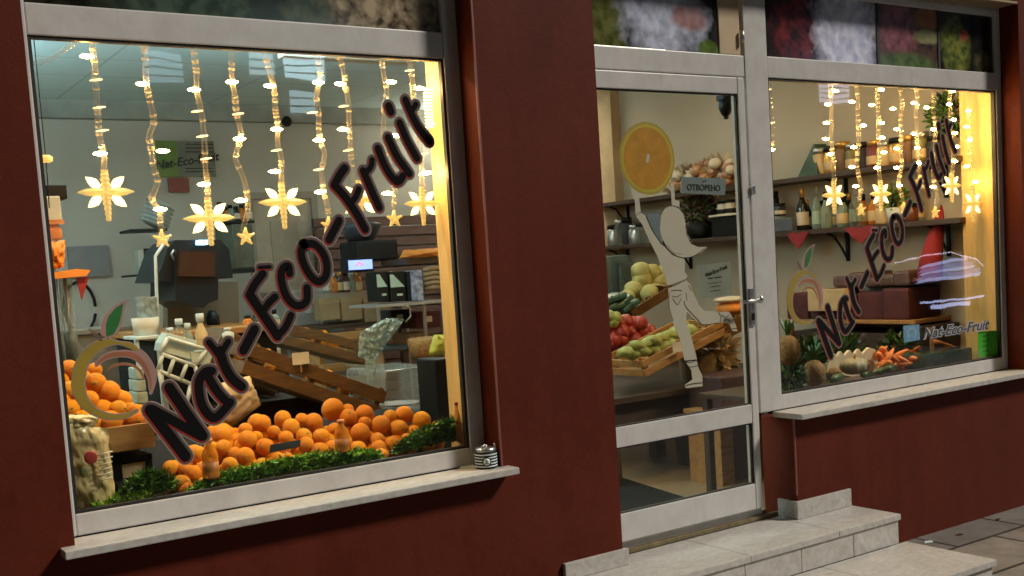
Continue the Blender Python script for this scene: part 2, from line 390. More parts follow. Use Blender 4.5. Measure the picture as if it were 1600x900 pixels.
def member(m, x0, x1, z0, z1, y0=-.012, y1=.03): m.box((x0, y0, z0), (x1, y1, z1), 0, .005)
def window(x0, x1, gl, gr, zt=1.6, tt0=1.705, tt1=2.035, bot=-.075):
    W = thing_part('window', B)
    m = MB()
    member(m, x0, gl, bot, 2.10); member(m, gr, x1, bot, 2.10)
    member(m, gl, gr, bot, 0, -.010); member(m, gl, gr, zt, tt0, -.010); member(m, gl, gr, tt1, 2.098, -.010)
    # glazing beads
    for a, b, c, d in ((gl, gl+.012, 0, zt), (gr-.012, gr, 0, zt), (gl+.012, gr-.012, 0, .010), (gl+.012, gr-.012, zt-.010, zt)):
        m.box((a, -.004, c), (b, .02, d), 1)
    m.build('window_frame', ['upvc', 'gasket'], W)
    p = MB(); p.box((gl, .004, 0), (gr, .010, zt)); p.build('pane', 'glass', W)
    return W
def thing_part(name, parent):
    o = bpy.data.objects.new(name, None); C.objects.link(o); o.parent = parent; o['_o'] = parent['_o']; o.empty_display_size = .05
    return o
W1 = window(-.06, 1.652, -.001, 1.580)
W2 = window(3.300, XR0, 3.458, 5.403)
# transom prints
def printmat(name, base, blobs, scale=6):
    m, nt, b = newmat(name); v = coords(nt)
    f = nz(nt, v, scale, 2, .5, .3)
    col = ramp(nt, f, base); 
    warp = nz(nt, v, 5, 3); warp2 = nz(nt, v, 14, 2)
    tc = nt.nodes.new('ShaderNodeTexCoord'); sp = nt.nodes.new('ShaderNodeSeparateXYZ'); nt.links.new(tc.outputs['Object'], sp.inputs[0])
    def mth(op, a, b_=None):
        n = nt.nodes.new('ShaderNodeMath'); n.operation = op
        for i, q in enumerate((a, b_)):
            if q is None: continue
            if isinstance(q, (int, float)): n.inputs[i].default_value = q
            else: nt.links.new(q, n.inputs[i])
        return n.outputs[0]
    for (x, z, rx, rz, c, c2, soft) in blobs:
        dx = mth('DIVIDE', mth('SUBTRACT', sp.outputs[0], x), rx); dz = mth('DIVIDE', mth('SUBTRACT', sp.outputs[2], z), rz)
        d = mth('ADD', mth('MULTIPLY', dx, dx), mth('MULTIPLY', dz, dz))
        d = mth('ADD', d, mth('MULTIPLY', mth('SUBTRACT', warp, .5), 2.4))
        d = mth('ADD', d, mth('MULTIPLY', mth('SUBTRACT', warp2, .5), 1.3))
        mr = nt.nodes.new('ShaderNodeMapRange'); mr.inputs['From Min'].default_value = 1+soft; mr.inputs['From Max'].default_value = 1-soft; nt.links.new(d, mr.inputs[0])
        cc = ramp(nt, nz(nt, v, scale*1.6, 2.5, .5, .3), [(.35, c), (.65, c2)])
        mx = nt.nodes.new('ShaderNodeMix'); mx.data_type = 'RGBA'
        nt.links.new(mr.outputs[0], mx.inputs[0]); nt.links.new(col, mx.inputs[6]); nt.links.new(cc, mx.inputs[7]); col = mx.outputs[2]
    nt.links.new(col, b.inputs['Base Color']); setb(b, Roughness=.16); return m
def prnt(px, zc, W, x0, x1, z0, z1, m, name='transom_print'):
    # object coordinates of these meshes are relative to the building origin (0,0,-.9)
    p = MB(); p.box((x0, .006, z0), (x1, .012, z1)); return p.build(name, m, W)
Z9 = .9
zc = 1.86+Z9
prnt(0, 0, W1, 0, 1.58, 1.705, 2.035, printmat('print_bokeh', [(.35, (.006, .005, .003)), (.6, (.02, .022, .012))], [
    (.55, zc-.08, .28, .14, (.02, .035, .02), (.06, .09, .06), .5), (1.32, zc-.08, .24, .16, (.05, .03, .015), (.42, .34, .22), .5), (1.0, zc-.1, .1, .1, (.03, .04, .02), (.1, .1, .05), .4)], 12))
prnt(0, 0, W2, 3.458, 4.33, 1.705, 2.035, printmat('print_blossom', [(.35, (.012, .006, .006)), (.6, (.03, .02, .02))], [
    (3.68, zc, .16, .18, (.03, .012, .012), (.20, .03, .035), .5), (4.1, zc+.02, .24, .3, (.42, .44, .62), (.75, .78, .92), .55)], 10))
prnt(0, 0, W2, 4.35, 4.87, 1.705, 2.035, printmat('print_orchard', [(.35, (.03, .02, .015)), (.6, (.10, .06, .04))], [
    (4.52, zc+.05, .16, .15, (.12, .04, .05), (.30, .12, .13), .5), (4.78, zc+.11, .12, .06, (.25, .09, .02), (.32, .14, .03), .4), (4.78, zc+.02, .12, .04, (.2, .2, .09), (.3, .3, .15), .4), (4.6, zc-.14, .3, .06, (.05, .09, .03), (.12, .18, .06), .4)], 10))
prnt(0, 0, W2, 4.89, 5.403, 1.705, 2.035, printmat('print_fruit', [(.35, (.006, .006, .004)), (.6, (.02, .02, .012))], [
    (5.03, zc-.02, .13, .16, (.05, .08, .02), (.22, .24, .05), .5), (5.12, zc+.05, .04, .04, (.4, .08, .04), (.4, .12, .06), .3), (5.3, zc-.1, .08, .07, (.02, .03, .01), (.12, .1, .05), .4)], 12))
d = MB(); d.box((4.33, .002, 1.705), (4.35, .0125, 2.035)); d.build('transom_divider', 'gasket', W2)
d = MB(); d.box((4.87, .002, 1.705), (4.89, .0125, 2.035)); d.build('transom_divider', 'gasket', W2)
# ---- door
D = thing_part('door', B)
m = MB()
XDL = 2.30; XG = 3.233
member(m, 2.20, 3.299, 1.597, 1.700, -.008); m.build('door_head', 'upvc', D)
m = MB(); member(m, 2.20, 3.299, 2.035, 2.098, -.008); m.build('transom_head', 'upvc', D)
m = MB(); m.box((2.20, .011, -.596), (3.30, .03, -.563)); m.build('door_sill', 'upvc', D)
m = MB()
member(m, XG, 3.279, -.556, 1.590, -.020); member(m, 2.2, XG, 1.510, 1.590, -.018); member(m, 2.2, XG, -.116, -.021, -.018); member(m, 2.2, XG, -.556, -.424, -.018)
for z0, z1 in ((-.021, 1.51), (-.424, -.116)):
    m.box((XG-.007, -.012, z0), (XG, .004, z1), 1); m.box((2.2, -.012, z0), (XG-.007, .004, z0+.006), 1); m.box((2.2, -.012, z1-.006), (XG-.007, .004, z1), 1)
m.build('door_leaf', ['upvc', 'gasket'], D)
p = MB(); p.box((2.2, -.007, -.02), (XG, -.001, 1.51)); p.build('pane', 'glass', D)
p = MB(); p.box((2.2, -.007, -.424), (XG, -.001, -.116)); p.build('pane', 'glass', D)
h = MB()
h.box((3.245, -.028, .37), (3.275, -.018, .56), 0, .004)
h.lathe((3.26, -.028, .497), [(.012, 0), (.011, .04), (.009, .042)], 12, 0, Matrix.Rotation(PI/2, 3, 'X'))
h.tube([(3.26, -.066, .497), (3.235, -.07, .497), (3.20, -.072, .498), (3.155, -.068, .495)], .008, 10)
h.blob((3.30, -.045, .50), (.014, .016, .02), 0, 0); h.box((3.252, -.033, .40), (3.268, -.028, .435), 1)
h.build('door_handle', ['steel', 'black'], D)
l = MB(); l.box((3.286, -.034, 1.02), (3.312, -.012, 1.065), 0, .003); l.build('door_closer_plate', 'steel', D)
tp = MB(); tp.box((2.2, .006, 1.705), (3.145, .012, 2.035))
tp.build('transom_print', printmat('print_garden', [(.35, (.008, .01, .008)), (.6, (.03, .03, .03))], [
    (2.45, zc-.02, .13, .3, (.05, .06, .015), (.14, .15, .05), .4), (2.78, zc, .24, .2, (.36, .40, .50), (.62, .66, .84), .55), (2.95, zc, .1, .06, (.28, .16, .16), (.4, .26, .26), .5), (3.08, zc-.14, .06, .04, (.08, .12, .03), (.12, .2, .05), .4)], 10), D)
tp = MB(); tp.box((3.145, .0, 1.702), (3.285, .05, 2.04), 0, .004); tp.build('transom_side_panel', mat('beige_panel', (.50, .38, .24), .5), D)
for z in (1.76, 1.98):
    hg = MB(); hg.lathe((3.288, -.016, z), [(.008, 0), (.008, .06)], 10); hg.build('hinge', 'steel', D)
th = MB(); th.box((2.266, -.012, -.618), (3.40, .01, -.597), 0, .003); th.build('threshold', mat('worn_threshold', (.16, .12, .06), .6, .4, 20), D)
# ---- skirting tiles
sk = MB(); sk.box((1.93, -.150, -.619), (2.285, WY, -.545), 0, .003); sk.build('skirting_tile', 'marble', B)
sk = MB(); sk.box((3.389, WY-.018, -.619), (3.80, WY, -.528), 0, .003); sk.box((3.389, WY+.001, -.619), (3.407, -.014, -.5285), 0, .003); sk.build('skirting_tile', 'marble', B)

# ---- lettering stickers (traced strokes, world metres on the glass)
def L2(pts, sc_=None):
    out = []
    for p in pts:
        q = at(p[0], p[1], 0); out.append((q.x, q.z)+tuple(p[2:]))
    return out
def mapR(pts): return [(.948*p[0]+.0897*p[1]+3.475, -.0633*p[0]+1.022*p[1]+.042)+tuple(p[2:]) for p in pts]
def smooth(pts, n=5):
    if len(pts) < 3: 
        return pts
    out = []
    for i in range(len(pts)-1):
        p0, p1, p2, p3 = pts[max(i-1, 0)], pts[i], pts[i+1], pts[min(i+2, len(pts)-1)]
        for k in range(n):
            t = k/n
            out.append(tuple(.5*((2*b)+(-a+c)*t+(2*a-5*b+4*c-d)*t*t+(-a+3*b-3*c+d)*t**3) for a, b, c, d in zip(p0, p1, p2, p3)))
    out.append(pts[-1]); return out
LET = [
 ([(235,641),(263,678),(290,713)], 17), ([(238,640),(275,660),(316,682)], 15), ([(265,606),(290,643),(317,681)], 16),
 ([(331,580),(322,581),(313,592),(311,606),(315,630),(326,648),(337,653),(350,641),(360,629)], 14), ([(322,583),(340,612),(357,630)], 14),
 ([(344,548),(350,568),(362,590),(378,604)], 15), ([(327,535),(335,545),(343,556)], 10), ([(357,534),(350,545),(344,556)], 10),
 ([(398,515),(381,547)], 15),
 ([(391,461),(412,492),(434,525)], 15), ([(391,459),(398,445),(411,428)], 13), ([(411,487),(420,474),(430,464)], 12), ([(434,525),(446,512),(455,493)], 12), ([(406,418),(422,417)], 6),
 ([(453,427),(451,416),(444,418),(440,427),(441,442),(448,463),(460,476),(472,477),(480,468),(480,450)], 13),
 ([(476,383),(490,381),(504,394),(511,413),(509,432),(498,440),(485,430),(474,409),(471,392),(476,383)], 13),
 ([(530,345),(515,374)], 14),
 ([(539,263),(531,274),(523,289)], 14), ([(523,289),(540,308),(557,333),(571,358)], 14), ([(561,296),(556,308),(548,318)], 11),
 ([(568,267),(580,295),(593,324)], 13), ([(582,250),(580,260),(572,270)], 10),
 ([(591,232),(600,255),(611,274),(622,284),(630,275)], 13), ([(607,215),(620,243),(632,260),(640,271)], 13),
 ([(625,192),(637,220),(652,247)], 13), ([(608,166),(611,174)], 14),
 ([(634,156),(642,175),(655,200),(671,221)], 13), ([(650,163),(643,174)], 10)]
PXM = 1/395.
def lettering(W, mp, ws=1.0):
    for mi, (nm, dw, dy, off, y) in enumerate((('outline', 10, .0003, (0, 0), .0035), ('keyline', 7.2, .0006, (0, 0), .0035), ('shadow', .4, .0010, (-1.4, 2.0), .0035), ('lettering', 0, .0017, (0, 0), .0035))):
        m = MB()
        for si, (pts, wd) in enumerate(LET):
            q = [(p[0]+off[0], p[1]+off[1]) for p in pts]; q = mp(L2(smooth(q)))
            if mi == 0:
                wpx = (wd*.92+dw)*PXM*ws
            else: wpx = (wd*.92+dw)*PXM*ws
            m.ribbon(q, wpx, dy+si*.000006, y)
        m.build({'outline': 'lettering_outline', 'keyline': 'lettering_keyline', 'shadow': 'lettering_shadow', 'lettering': 'lettering'}[nm], {'outline': 'ink_halo', 'keyline': 'ink_key', 'shadow': 'ink_red', 'lettering': 'ink_black'}[nm], W)
    # round fruit logo
    m = MB()
    ring = [(186,536,3),(170,535,9),(150,543,13),(133,560,15),(124,585,16),(124,610,15),(133,630,12),(150,644,9),(172,651,7),(196,650,5),(214,642,3)]
    r0 = [(p[0], p[1], (p[2]+3)*PXM) for p in [(215,548,4),(204,540,6)]+ring]; m.ribbon(mp(L2(smooth(r0))), 0, .0006, .0035, 0)
    r1 = [(p[0], p[1], p[2]*PXM) for p in [(212,546,5),(202,539,7)]+ring]; m.ribbon(mp(L2(smooth(r1))), 0, .0010, .0035, 1)
    pk = [(205,543,4),(222,552,8),(236,572,9),(241,592,8),(236,614,5)]; m.ribbon(mp(L2(smooth([(p[0], p[1], p[2]*PXM) for p in pk]))), 0, .0008, .0035, 2)
    oi = [(151,570,2),(165,558,5),(186,553,6),(208,555,7),(224,568,6),(234,590,4),(236,608,2)]; m.ribbon(mp(L2(smooth([(p[0], p[1], (p[2]+4)*PXM) for p in oi]))), 0, .0012, .0035, 2)
    m.ribbon(mp(L2(smooth([(p[0], p[1], p[2]*PXM) for p in oi]))), 0, .0016, .0035, 3)
    ob = [(168,580,1),(180,571,4),(200,569,4),(217,577,4),(226,592,2)]; m.ribbon(mp(L2(smooth([(p[0], p[1], p[2]*PXM) for p in ob]))), 0, .0012, .0035, 3)
    lf = [(204,467),(190,471),(176,480),(164,494),(158,508),(157,522),(168,530),(182,524),(190,510),(193,490),(197,474)]
    m.poly(mp(L2(lf)), .0035, .0006, 2)
    lf = [(193,473),(180,482),(170,494),(166,508),(167,526),(178,522),(186,508),(190,492)]
    m.poly(mp(L2(lf)), .0035, .0012, 4)
    st = [(140,515,3*PXM),(150,523,5*PXM),(158,531,4*PXM)]; m.ribbon(mp(L2(st)), 0, .001, .0035, 5)
    m.build('logo', ['ink_halo', 'ink_olive', 'ink_pink', 'ink_rust', 'ink_green', 'ink_brown'], W)
lettering(W1, lambda p: p); lettering(W2, mapR, .84)
# ---- orange slice sticker on door
oc = at(1010, 248, 0); R = .167
m = MB()
def disc(m, r, th, mi, n=64):
    m.poly([(oc.x+r*math.cos(2*PI*k/n), oc.z+r*math.sin(2*PI*k/n)) for k in range(n)], -.0075, th, mi)
disc(m, R, .0006, 0); disc(m, R*.93, .0010, 1); disc(m, R*.86, .0014, 2)
for k in range(10):
    a = 2*PI*k/10+.2; a1 = a+.10*PI; m.ribbon([(oc.x+r*math.cos(a), oc.z+r*math.sin(a), w) for r, w in ((.03, .0022), (.08, .003), (.138, .004))], 0, .0018, -.0075, 3)
m.ribbon([(oc.x-.004, oc.z-.012), (oc.x+.004, oc.z+.012)], .018, .002, -.0075, 4)
m.build('orange_slice_sticker', ['ink_olive', 'ink_yellow', 'ink_orange', mat('ink_vein', (.44, .23, .006), .5), 'ink_cream'], D)
# ---- running figure sticker
def c7(p): return [(x/3.75+950, y/3.75+180) for x, y in p]
def c8(p): return [(x/3.748+950, y/3.748+400) for x, y in p]
def c3(p): return [(x/4+900, y/4+250) for x, y in p]
m = MB()
y0 = -.0075
arm = c3([(340,170),(352,160),(372,163),(385,215),(398,328),(430,350),(470,440),(528,525),(600,600),(672,620),(672,700),(690,722),(680,745),(610,770),(562,785),(550,730),(500,600),(450,500),(405,400),(365,350),(362,260),(345,215)])
m.poly(L2(arm), y0, .0005, 0)
m.poly(L2(c3([(430,335),(520,335),(522,400),(520,470),(535,530),(500,480),(470,430)])), y0, .0009, 1)
m.poly(L2(c3([(583,150),(604,150),(612,250),(640,256),(640,292),(592,292),(590,250)])), y0, .0006, 0)
hair = c7([(330,540),(365,532),(405,545),(435,580),(446,630),(448,700),(480,755),(520,772),(575,772),(540,805),(500,825),(440,838),(390,825),(345,785),(315,735),(297,670),(303,595)])
m.poly(L2(hair), y0, .0012, 0)
leg = c8([(345,190),(400,168),(450,140),(478,170),(490,212),(528,290),(560,322),(642,325),(648,392),(550,405),(510,382),(455,325),(450,378),(480,470),(515,605),(440,612),(420,500),(380,410),(352,300)])
m.poly(L2(leg), y0, .0008, 0)
m.poly(L2(c8([(642,328),(700,325),(732,372),(752,440),(722,440),(702,395),(648,390)])), y0, .0007, 0)
m.poly(L2(c8([(448,620),(512,612),(525,660),(545,700),(547,762),(450,774),(444,755),(488,722),(480,668)])), y0, .0009, 0)
def line(pts, w=1.0): m.ribbon(L2(smooth(pts)), w*PXM, .0018, y0, 2)
line(c7([(308,560),(340,538),(370,532),(405,543),(432,575)]), .9)
line(c7([(315,735),(345,785),(390,822),(440,836),(500,824),(560,780)]), 1.3)
line(c7([(340,760),(375,805),(430,815)]), .5)
line(c8([(348,182),(400,165),(450,138)]), 1.1); line(c8([(362,205),(395,200),(425,203)]), 1.2); line(c8([(370,235),(395,240),(420,225)]), 1.0)
line(c8([(372,250),(400,285),(420,250)]), .9); line(c8([(440,265),(450,300),(520,375),(550,403),(640,392)]), 1.4); line(c8([(352,215),(352,300),(375,380)]), .6)
line(c8([(450,215),(455,260)]), .8); line(c8([(465,170),(480,205)]), .8); line(c8([(442,612),(470,625),(515,608)]), 1.2); line(c8([(446,640),(480,650),(520,640)]), 1.2)
line(c8([(450,758),(490,748),(545,742)]), 1.8); line(c8([(640,330),(655,360),(648,390)]), 1.2); line(c8([(660,345),(680,360),(700,345)]), 1.2); line(c8([(670,375),(695,370),(712,395)]), 1.1); line(c8([(720,425),(748,425)]), 1.2)
line(c3([(365,350),(380,335),(398,328)]), .8); line(c3([(430,350),(470,440),(530,528)]), .7)
m.build('running_figure_sticker', ['ink_cream', 'ink_blue', 'ink_black'], D)
# open sign and hours notice
def sign(name, quad, D, lines, bg, txtm, y=.012):
    m = MB(); q = [at(*p, y) for p in quad]; m.add([(v.x, y, v.z) for v in q]+[(v.x, y+.002, v.z) for v in q], [(0,1,2,3),(7,6,5,4),(0,4,5,1),(1,5,6,2),(2,6,7,3),(3,7,4,0)], 0)
    ux = (q[1]-q[0]); hgt = (q[0]-q[3]).length; wdt = ux.length; ang = math.atan2(ux.z, ux.x)
    c = (q[0]+q[1]+q[2]+q[3])/4
    for t, size, dz, dx, rot in lines:
        mt = Matrix.Translation((c.x+dx*wdt, y-.001, c.z+dz*hgt)) @ Matrix.Rotation(-(ang+rot), 4, 'Y') @ RX
        vs, fs = text_mb(t, size*hgt, mt, .0006, offset=size*hgt*.02)
        m.add(vs, fs, 1)
    m.build(name, [bg, txtm], D)
M['signgrey'] = mat('sign_board', (.22, .26, .26), .5); M['signtext'] = mat('sign_text', (.02, .03, .02), .6); M['paper'] = mat('notice_paper', (.30, .31, .25), .6)
sign('open_sign', [(1065,276),(1134,279),(1133,305),(1064,302)], D, [('OTBOPEHO', .52, -.12, 0, 0), ('~', .5, .30, .02, .3)], 'signgrey', 'signtext')
sign('hours_notice', [(1088,415),(1141,409),(1145,461),(1092,467)], D, [('Nat-Eco-Fruit', .17, .28, .06, .2), ('--- ----', .22, .10, 0, 0), ('- - - - - -', .16, -.06, 0, 0), ('- -- -- --', .14, -.17, 0, 0), ('-- --- --', .14, -.30, 0, 0)], 'paper', 'signtext')
# black wall lamp/camera behind top corner of door glass
c = thing('security_camera', 'black dome security camera seen behind the top right corner of the door glass', 'camera', at(1136, 150, .12))
m = MB(); p = at(1136, 168, .12); m.box((p.x-.035, .10, p.z+.035), (p.x+.035, .16, p.z+.065), 0, .006); m.lathe((p.x, .13, p.z-.05), [(.006, 0), (.024, .02), (.034, .045), (.036, .085)], 16, 0); m.build('housing', 'black', c)
m = MB(); m.lathe((p.x, .13, p.z-.058), [(.004, 0), (.014, .006), (.012, .012)], 12); m.build('lens', 'dgrey', c)
# interior reveal boards in pine
t = MB(); t.box((1.582, .0315, -.05), (1.64, .15, 1.62), 0, .003); t.build('reveal_board', 'pine', B)
t = MB(); t.box((5.406, .0315, -.05), (5.50, .24, 1.68), 0, .003); t.build('reveal_board', 'pine', B)

# ------------------------------------------------------------------ steps
S = thing('entrance_steps', 'two pale marble clad steps in front of the glazed door', 'steps', (3, -.5, -.9))
def slab(m, x0, x1, y0, y1, z, cuts, mi=0):
    xs = [x0]+cuts+[x1]
    for a, b in zip(xs[:-1], xs[1:]): m.box((a+.0015, y0, z-.03), (b-.0015, y1, z), mi, .003)
m = MB(); slab(m, 1.95, 3.815, -.44, -.0125, -.62, [2.75, 3.35]); m.build('upper_tread', 'marble', S)
m = MB()
for a, b in zip((1.95, 2.35, 2.72, 3.09, 3.46), (2.35, 2.72, 3.09, 3.46, 3.805)): m.box((a+.002, -.430, -.77), (b-.002, -.40, -.651), 0, .002)
m.box((3.775, -.398, -.899), (3.805, WY-.001, -.651), 0, .002)
m.build('upper_riser', 'marble', S)
m = MB(); slab(m, 1.95, 3.86, -.93, -.4325, -.771, [2.6, 3.22]); m.build('lower_tread', 'marble', S)
m = MB()
m.box((1.95, -.915, -.899), (3.845, -.885, -.802), 0, .002); m.box((3.815, -.883, -.899), (3.845, -.44, -.802), 0, .002); m.build('lower_riser', 'marble', S)
m = MB(); m.box((1.96, -.8849, -.899), (3.81, -.4, -.803)); m.box((1.96, -.3999, -.899), (3.774, WY-.002, -.652)); m.build('step_core', 'joint', S)
# litter and leaf on the pavement
p = atz(1450, 848, -.9)
m = MB(); m.poly([(p.x-.03, 0), (p.x+.0, .012), (p.x+.035, .004), (p.x+.02, -.010)], 0, .001)
m = MB(); m.add([(p.x-.03, p.y, -.897), (p.x, p.y+.02, -.893), (p.x+.04, p.y+.005, -.895), (p.x+.02, p.y-.02, -.896), (p.x-.03, p.y, -.899), (p.x, p.y+.02, -.895), (p.x+.04, p.y+.005, -.897), (p.x+.02, p.y-.02, -.898)], [(0,1,2,3),(7,6,5,4),(0,4,5,1),(1,5,6,2),(2,6,7,3),(3,7,4,0)])
tag(m.build('paper_scrap', 'white'), 'small pale scrap of paper lying on the pavement right of the steps', 'litter')
for k, (u, v, z_, lb) in enumerate(((1190, 806, -.62, 'curled dry leaf on the upper step by the door corner'), (1330, 868, -.771, 'curled dry leaf on the lower step'), (1500, 836, -.9, 'curled dry leaf on the pavement beyond the steps'), (1560, 812, -.9, 'curled dry leaf on the pavement near the right wall'))):
    p = atz(u, v, z_)+Vector((0, 0, .002)); m = MB(); a_ = k*1.3; cs, sn = math.cos(a_)*.02, math.sin(a_)*.02
    m.add([p+Vector((-cs*1.3, -sn*1.3, .001)), p+Vector((-sn*.6, cs*.6, .006)), p+Vector((cs*1.4, sn*1.4, .004)), p+Vector((sn*.6, -cs*.6, .007)), p+Vector((0, 0, -.0005))], [(0, 1, 4), (1, 2, 4), (2, 3, 4), (3, 0, 4)])
    tag(m.build('dry_leaf', mat('dry_leaf_brown', (.12, .06, .02), .8)), lb, 'leaf')
# jar on the outer sill
J = thing('candle_jar', 'small round black and white striped jar with a badge on the outer window sill', 'jar', (1.600, -.095, -.078))
r = .046
m = MB(); m.lathe((1.600, -.095, -.078), [(.040, 0), (r, .004), (r, .066), (.042, .07)], 32); m.build('jar_body', 'black', J)
m = MB()
for k in range(5): m.lathe((1.600, -.095, -.070+k*.012), [(r+.0004, 0), (r+.0012, .001), (r+.0012, .0045), (r+.0004, .0055)], 32)
m.build('stripe', 'white', J)
bd = MB(); ax = Matrix.Rotation(-.5, 3, 'Z') @ Matrix.Rotation(PI/2, 3, 'X'); n = Vector((-.48, -.877, 0))
pc = Vector((1.600, -.095, -.046))+n*(r-.001)
ax = Matrix.Rotation(-.5, 3, 'Z') @ Matrix.Rotation(PI/2, 3, 'X')
bd.lathe(pc, [(.019, 0), (.019, .004), (.017, .0045)], 24, 0, ax); bd.lathe(pc+n*.0046, [(.0145, 0), (.0145, .0006)], 24, 1, ax)
bd.obox(pc+n*.0058, (.002, .001, .018), Matrix.Rotation(-.5, 3, 'Z'), 0); bd.obox(pc+n*.0058+Vector((0, 0, .004)), (.011, .0012, .002), Matrix.Rotation(-.5, 3, 'Z'), 0); bd.obox(pc+n*.0058+Vector((0, 0, -.007)), (.015, .0012, .002), Matrix.Rotation(-.5, 3, 'Z'), 0)
bd.build('badge', ['black', 'white'], J)
m = MB(); m.lathe((1.600, -.095, -.008), [(.043, 0), (.045, .006), (.043, .014), (.02, .017)], 32); m.lathe((1.600, -.095, .009), [(.008, 0), (.010, .006), (.006, .010)], 12); m.build('lid', 'steel', J)
for sx in (-1, 1):
    m = MB(); m.tube([(1.6+sx*.03, -.095-.02, .004), (1.6+sx*.032, -.12, .018), (1.6+sx*.022, -.125, .022)], .0025, 6); m.build('clip', 'steel', J)

# ------------------------------------------------------------------ oranges
om = MB(); om.blob((0, 0, 0), (1, 1, .96), 0, .025, 1.6, 3); 
oproto = om.build('orange', 'orange', origin=(0, 0, 0)); om_data = oproto.data
bpy.data.objects.remove(oproto)
stem_m = MB(); stem_m.lathe((0, 0, .935), [(.17, 0), (.13, .03), (.05, .05)], 5); sp_ = stem_m.build('stem_end', mat('calyx', (.2, .22, .05), .7), origin=(0, 0, 0)); stem_d = sp_.data; bpy.data.objects.remove(sp_)
def orange(u, v, rp, d, label, group):
    p = at(u, v, d); sc_px = (at(u+1, v, d)-p).length
    w = (p-CAM).dot(Fv); r = rp*w/f_
    r = max(.026, min(.05, r))
    o = bpy.data.objects.new('orange', om_data); C.objects.link(o); o.location = p; r *= 1.06; o.scale = (r, r, r*random.uniform(.93, 1.03))
    o.rotation_euler = (random.uniform(-1.6, 1.6), random.uniform(-1.6, 1.6), random.uniform(0, 6)); tag(o, label, 'orange', group)
    s = bpy.data.objects.new('stem_end', stem_d); C.objects.link(s); s.parent = o
    return o
O6 = [(360,120,52),(30,185,40),(125,165,40),(165,205,42),(270,180,42),(215,170,32),(85,225,30),(0,250,24),(140,255,36),(40,295,40),(225,245,36),(305,245,38),(235,285,36),(300,315,40),(365,215,34),(435,160,42),(510,140,42),(510,185,32),(585,195,46),(490,230,46),(630,155,34),(695,145,42),(670,210,44),(775,172,43),(570,265,36),(640,280,33),(575,300,36),(585,345,42),(480,305,38),(360,300,36),(710,265,34),(845,202,27),(30,385,38),(105,352,20),(145,352,20),(670,315,28),(430,122,26),(740,225,30),(420,270,34)]
O5 = [(1040,245,45),(1150,215,32),(1200,180,40),(1160,265,45),(1150,340,42),(1045,300,40),(1080,380,38),(930,330,38),(990,300,32),(905,420,40),(955,400,38),(800,395,36),(850,470,42),(880,500,36),(960,470,36),(1010,450,36),(860,400,32),(1100,330,34)]
pts = [(400+x/3, 600+y/3, r/3) for x, y, r in O6]+[(x/3, 600+y/3, r/3) for x, y, r in O5]
lab = 'ripe orange in the heaped pile along the bottom of the left window'; grp = 'oranges piled along the left window'
def bottomy(u): return 805-.1675*(u-115)
for u, v, rp in pts:
    t = (bottomy(u)-v)/110; orange(u, v, rp, .085+.34*max(0, t), lab, grp)
random.seed(3)
for k in range(150):
    u = random.uniform(262, 690); top = 668-.03*abs(u-520)+(0 if u > 340 else (340-u)*.9)
    v = random.uniform(top+8, bottomy(u)-16)
    t = (bottomy(u)-v)/110; orange(u, v, random.uniform(11, 13.5),   .085+.34*t+random.uniform(.045, .075), lab, grp)
lab2 = 'ripe orange in the tall heap on the wooden tray behind the round logo'; grp2 = 'oranges heaped in the left corner'
for u, v, rp in [(108,578,15),(150,598,15),(108,610,15),(130,592,13),(170,612,17),(110,640,15),(140,625,14),(192,625,14),(160,640,16),(130,655,14),(172,660,18),(212,658,16),(185,640,14),(148,578,11),(202,642,13),(118,660,13),(150,662,15),(230,664,9),(95,595,13),(95,625,14)]:
    orange(u, v, rp, .36+random.uniform(-.03, .03)+(660-v)*.002, lab2, grp2)
for k in range(18):
    u = random.uniform(95, 225); v = random.uniform(600+max(0, (u-150))*.6, 668); orange(u, v, 13, .46+(660-v)*.002, lab2, grp2)
# sloped dark bed under the long pile
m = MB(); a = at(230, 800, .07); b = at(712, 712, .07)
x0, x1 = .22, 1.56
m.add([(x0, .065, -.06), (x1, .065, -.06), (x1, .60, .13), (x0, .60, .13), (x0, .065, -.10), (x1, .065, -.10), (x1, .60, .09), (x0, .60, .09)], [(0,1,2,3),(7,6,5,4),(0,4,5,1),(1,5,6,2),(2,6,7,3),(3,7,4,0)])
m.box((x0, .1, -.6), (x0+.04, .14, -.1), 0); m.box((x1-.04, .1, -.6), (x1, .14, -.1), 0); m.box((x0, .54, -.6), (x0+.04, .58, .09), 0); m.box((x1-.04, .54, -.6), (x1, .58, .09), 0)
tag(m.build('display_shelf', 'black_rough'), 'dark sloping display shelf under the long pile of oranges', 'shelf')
# wooden tray and black crate below left heap
a, b = pxb(104, 668, 243, 708, .30, .30)
t = thing('orange_tray', 'plain wooden tray holding the tall heap of oranges in the left corner', 'tray', ((a[0]+b[0])/2, .45, a[2]))
m = MB(); m.box((a[0]-.3, .30, a[2]), (b[0], .32, b[2]), 0, .003); m.build('front_board', 'crate', t)
m = MB(); m.box((a[0]-.3, .321, a[2]), (b[0], .60, a[2]+.015)); m.box((b[0]-.018, .321, a[2]+.016), (b[0], .60, b[2])); m.box((a[0]-.3, .601, a[2]), (b[0], .62, b[2]+.02)); m.build('tray_base', 'crate', t)
a2, b2 = pxb(180, 712, 240, 765, .33, .25)
t = thing('black_crate', 'black plastic crate standing under the wooden orange tray', 'crate', ((a2[0]+b2[0])/2, .45, -.6))
m = MB(); m.box((a2[0]-.25, .33, -.6), (a2[0]+.025, .58, a2[2]+.12), 0, .003); m.box((b2[0]-.02, .33, -.6), (b2[0], .58, b2[2]), 0, .003); m.box((a2[0]-.25, .33, b2[2]-.02), (b2[0], .58, b2[2]-.001)); m.build('crate_shell', 'black', t)
m = MB(); m.box((a2[0]+.03, .345, -.6), (b2[0]-.022, .36, b2[2]-.03)); m.build('card_insert', 'kraft', t)

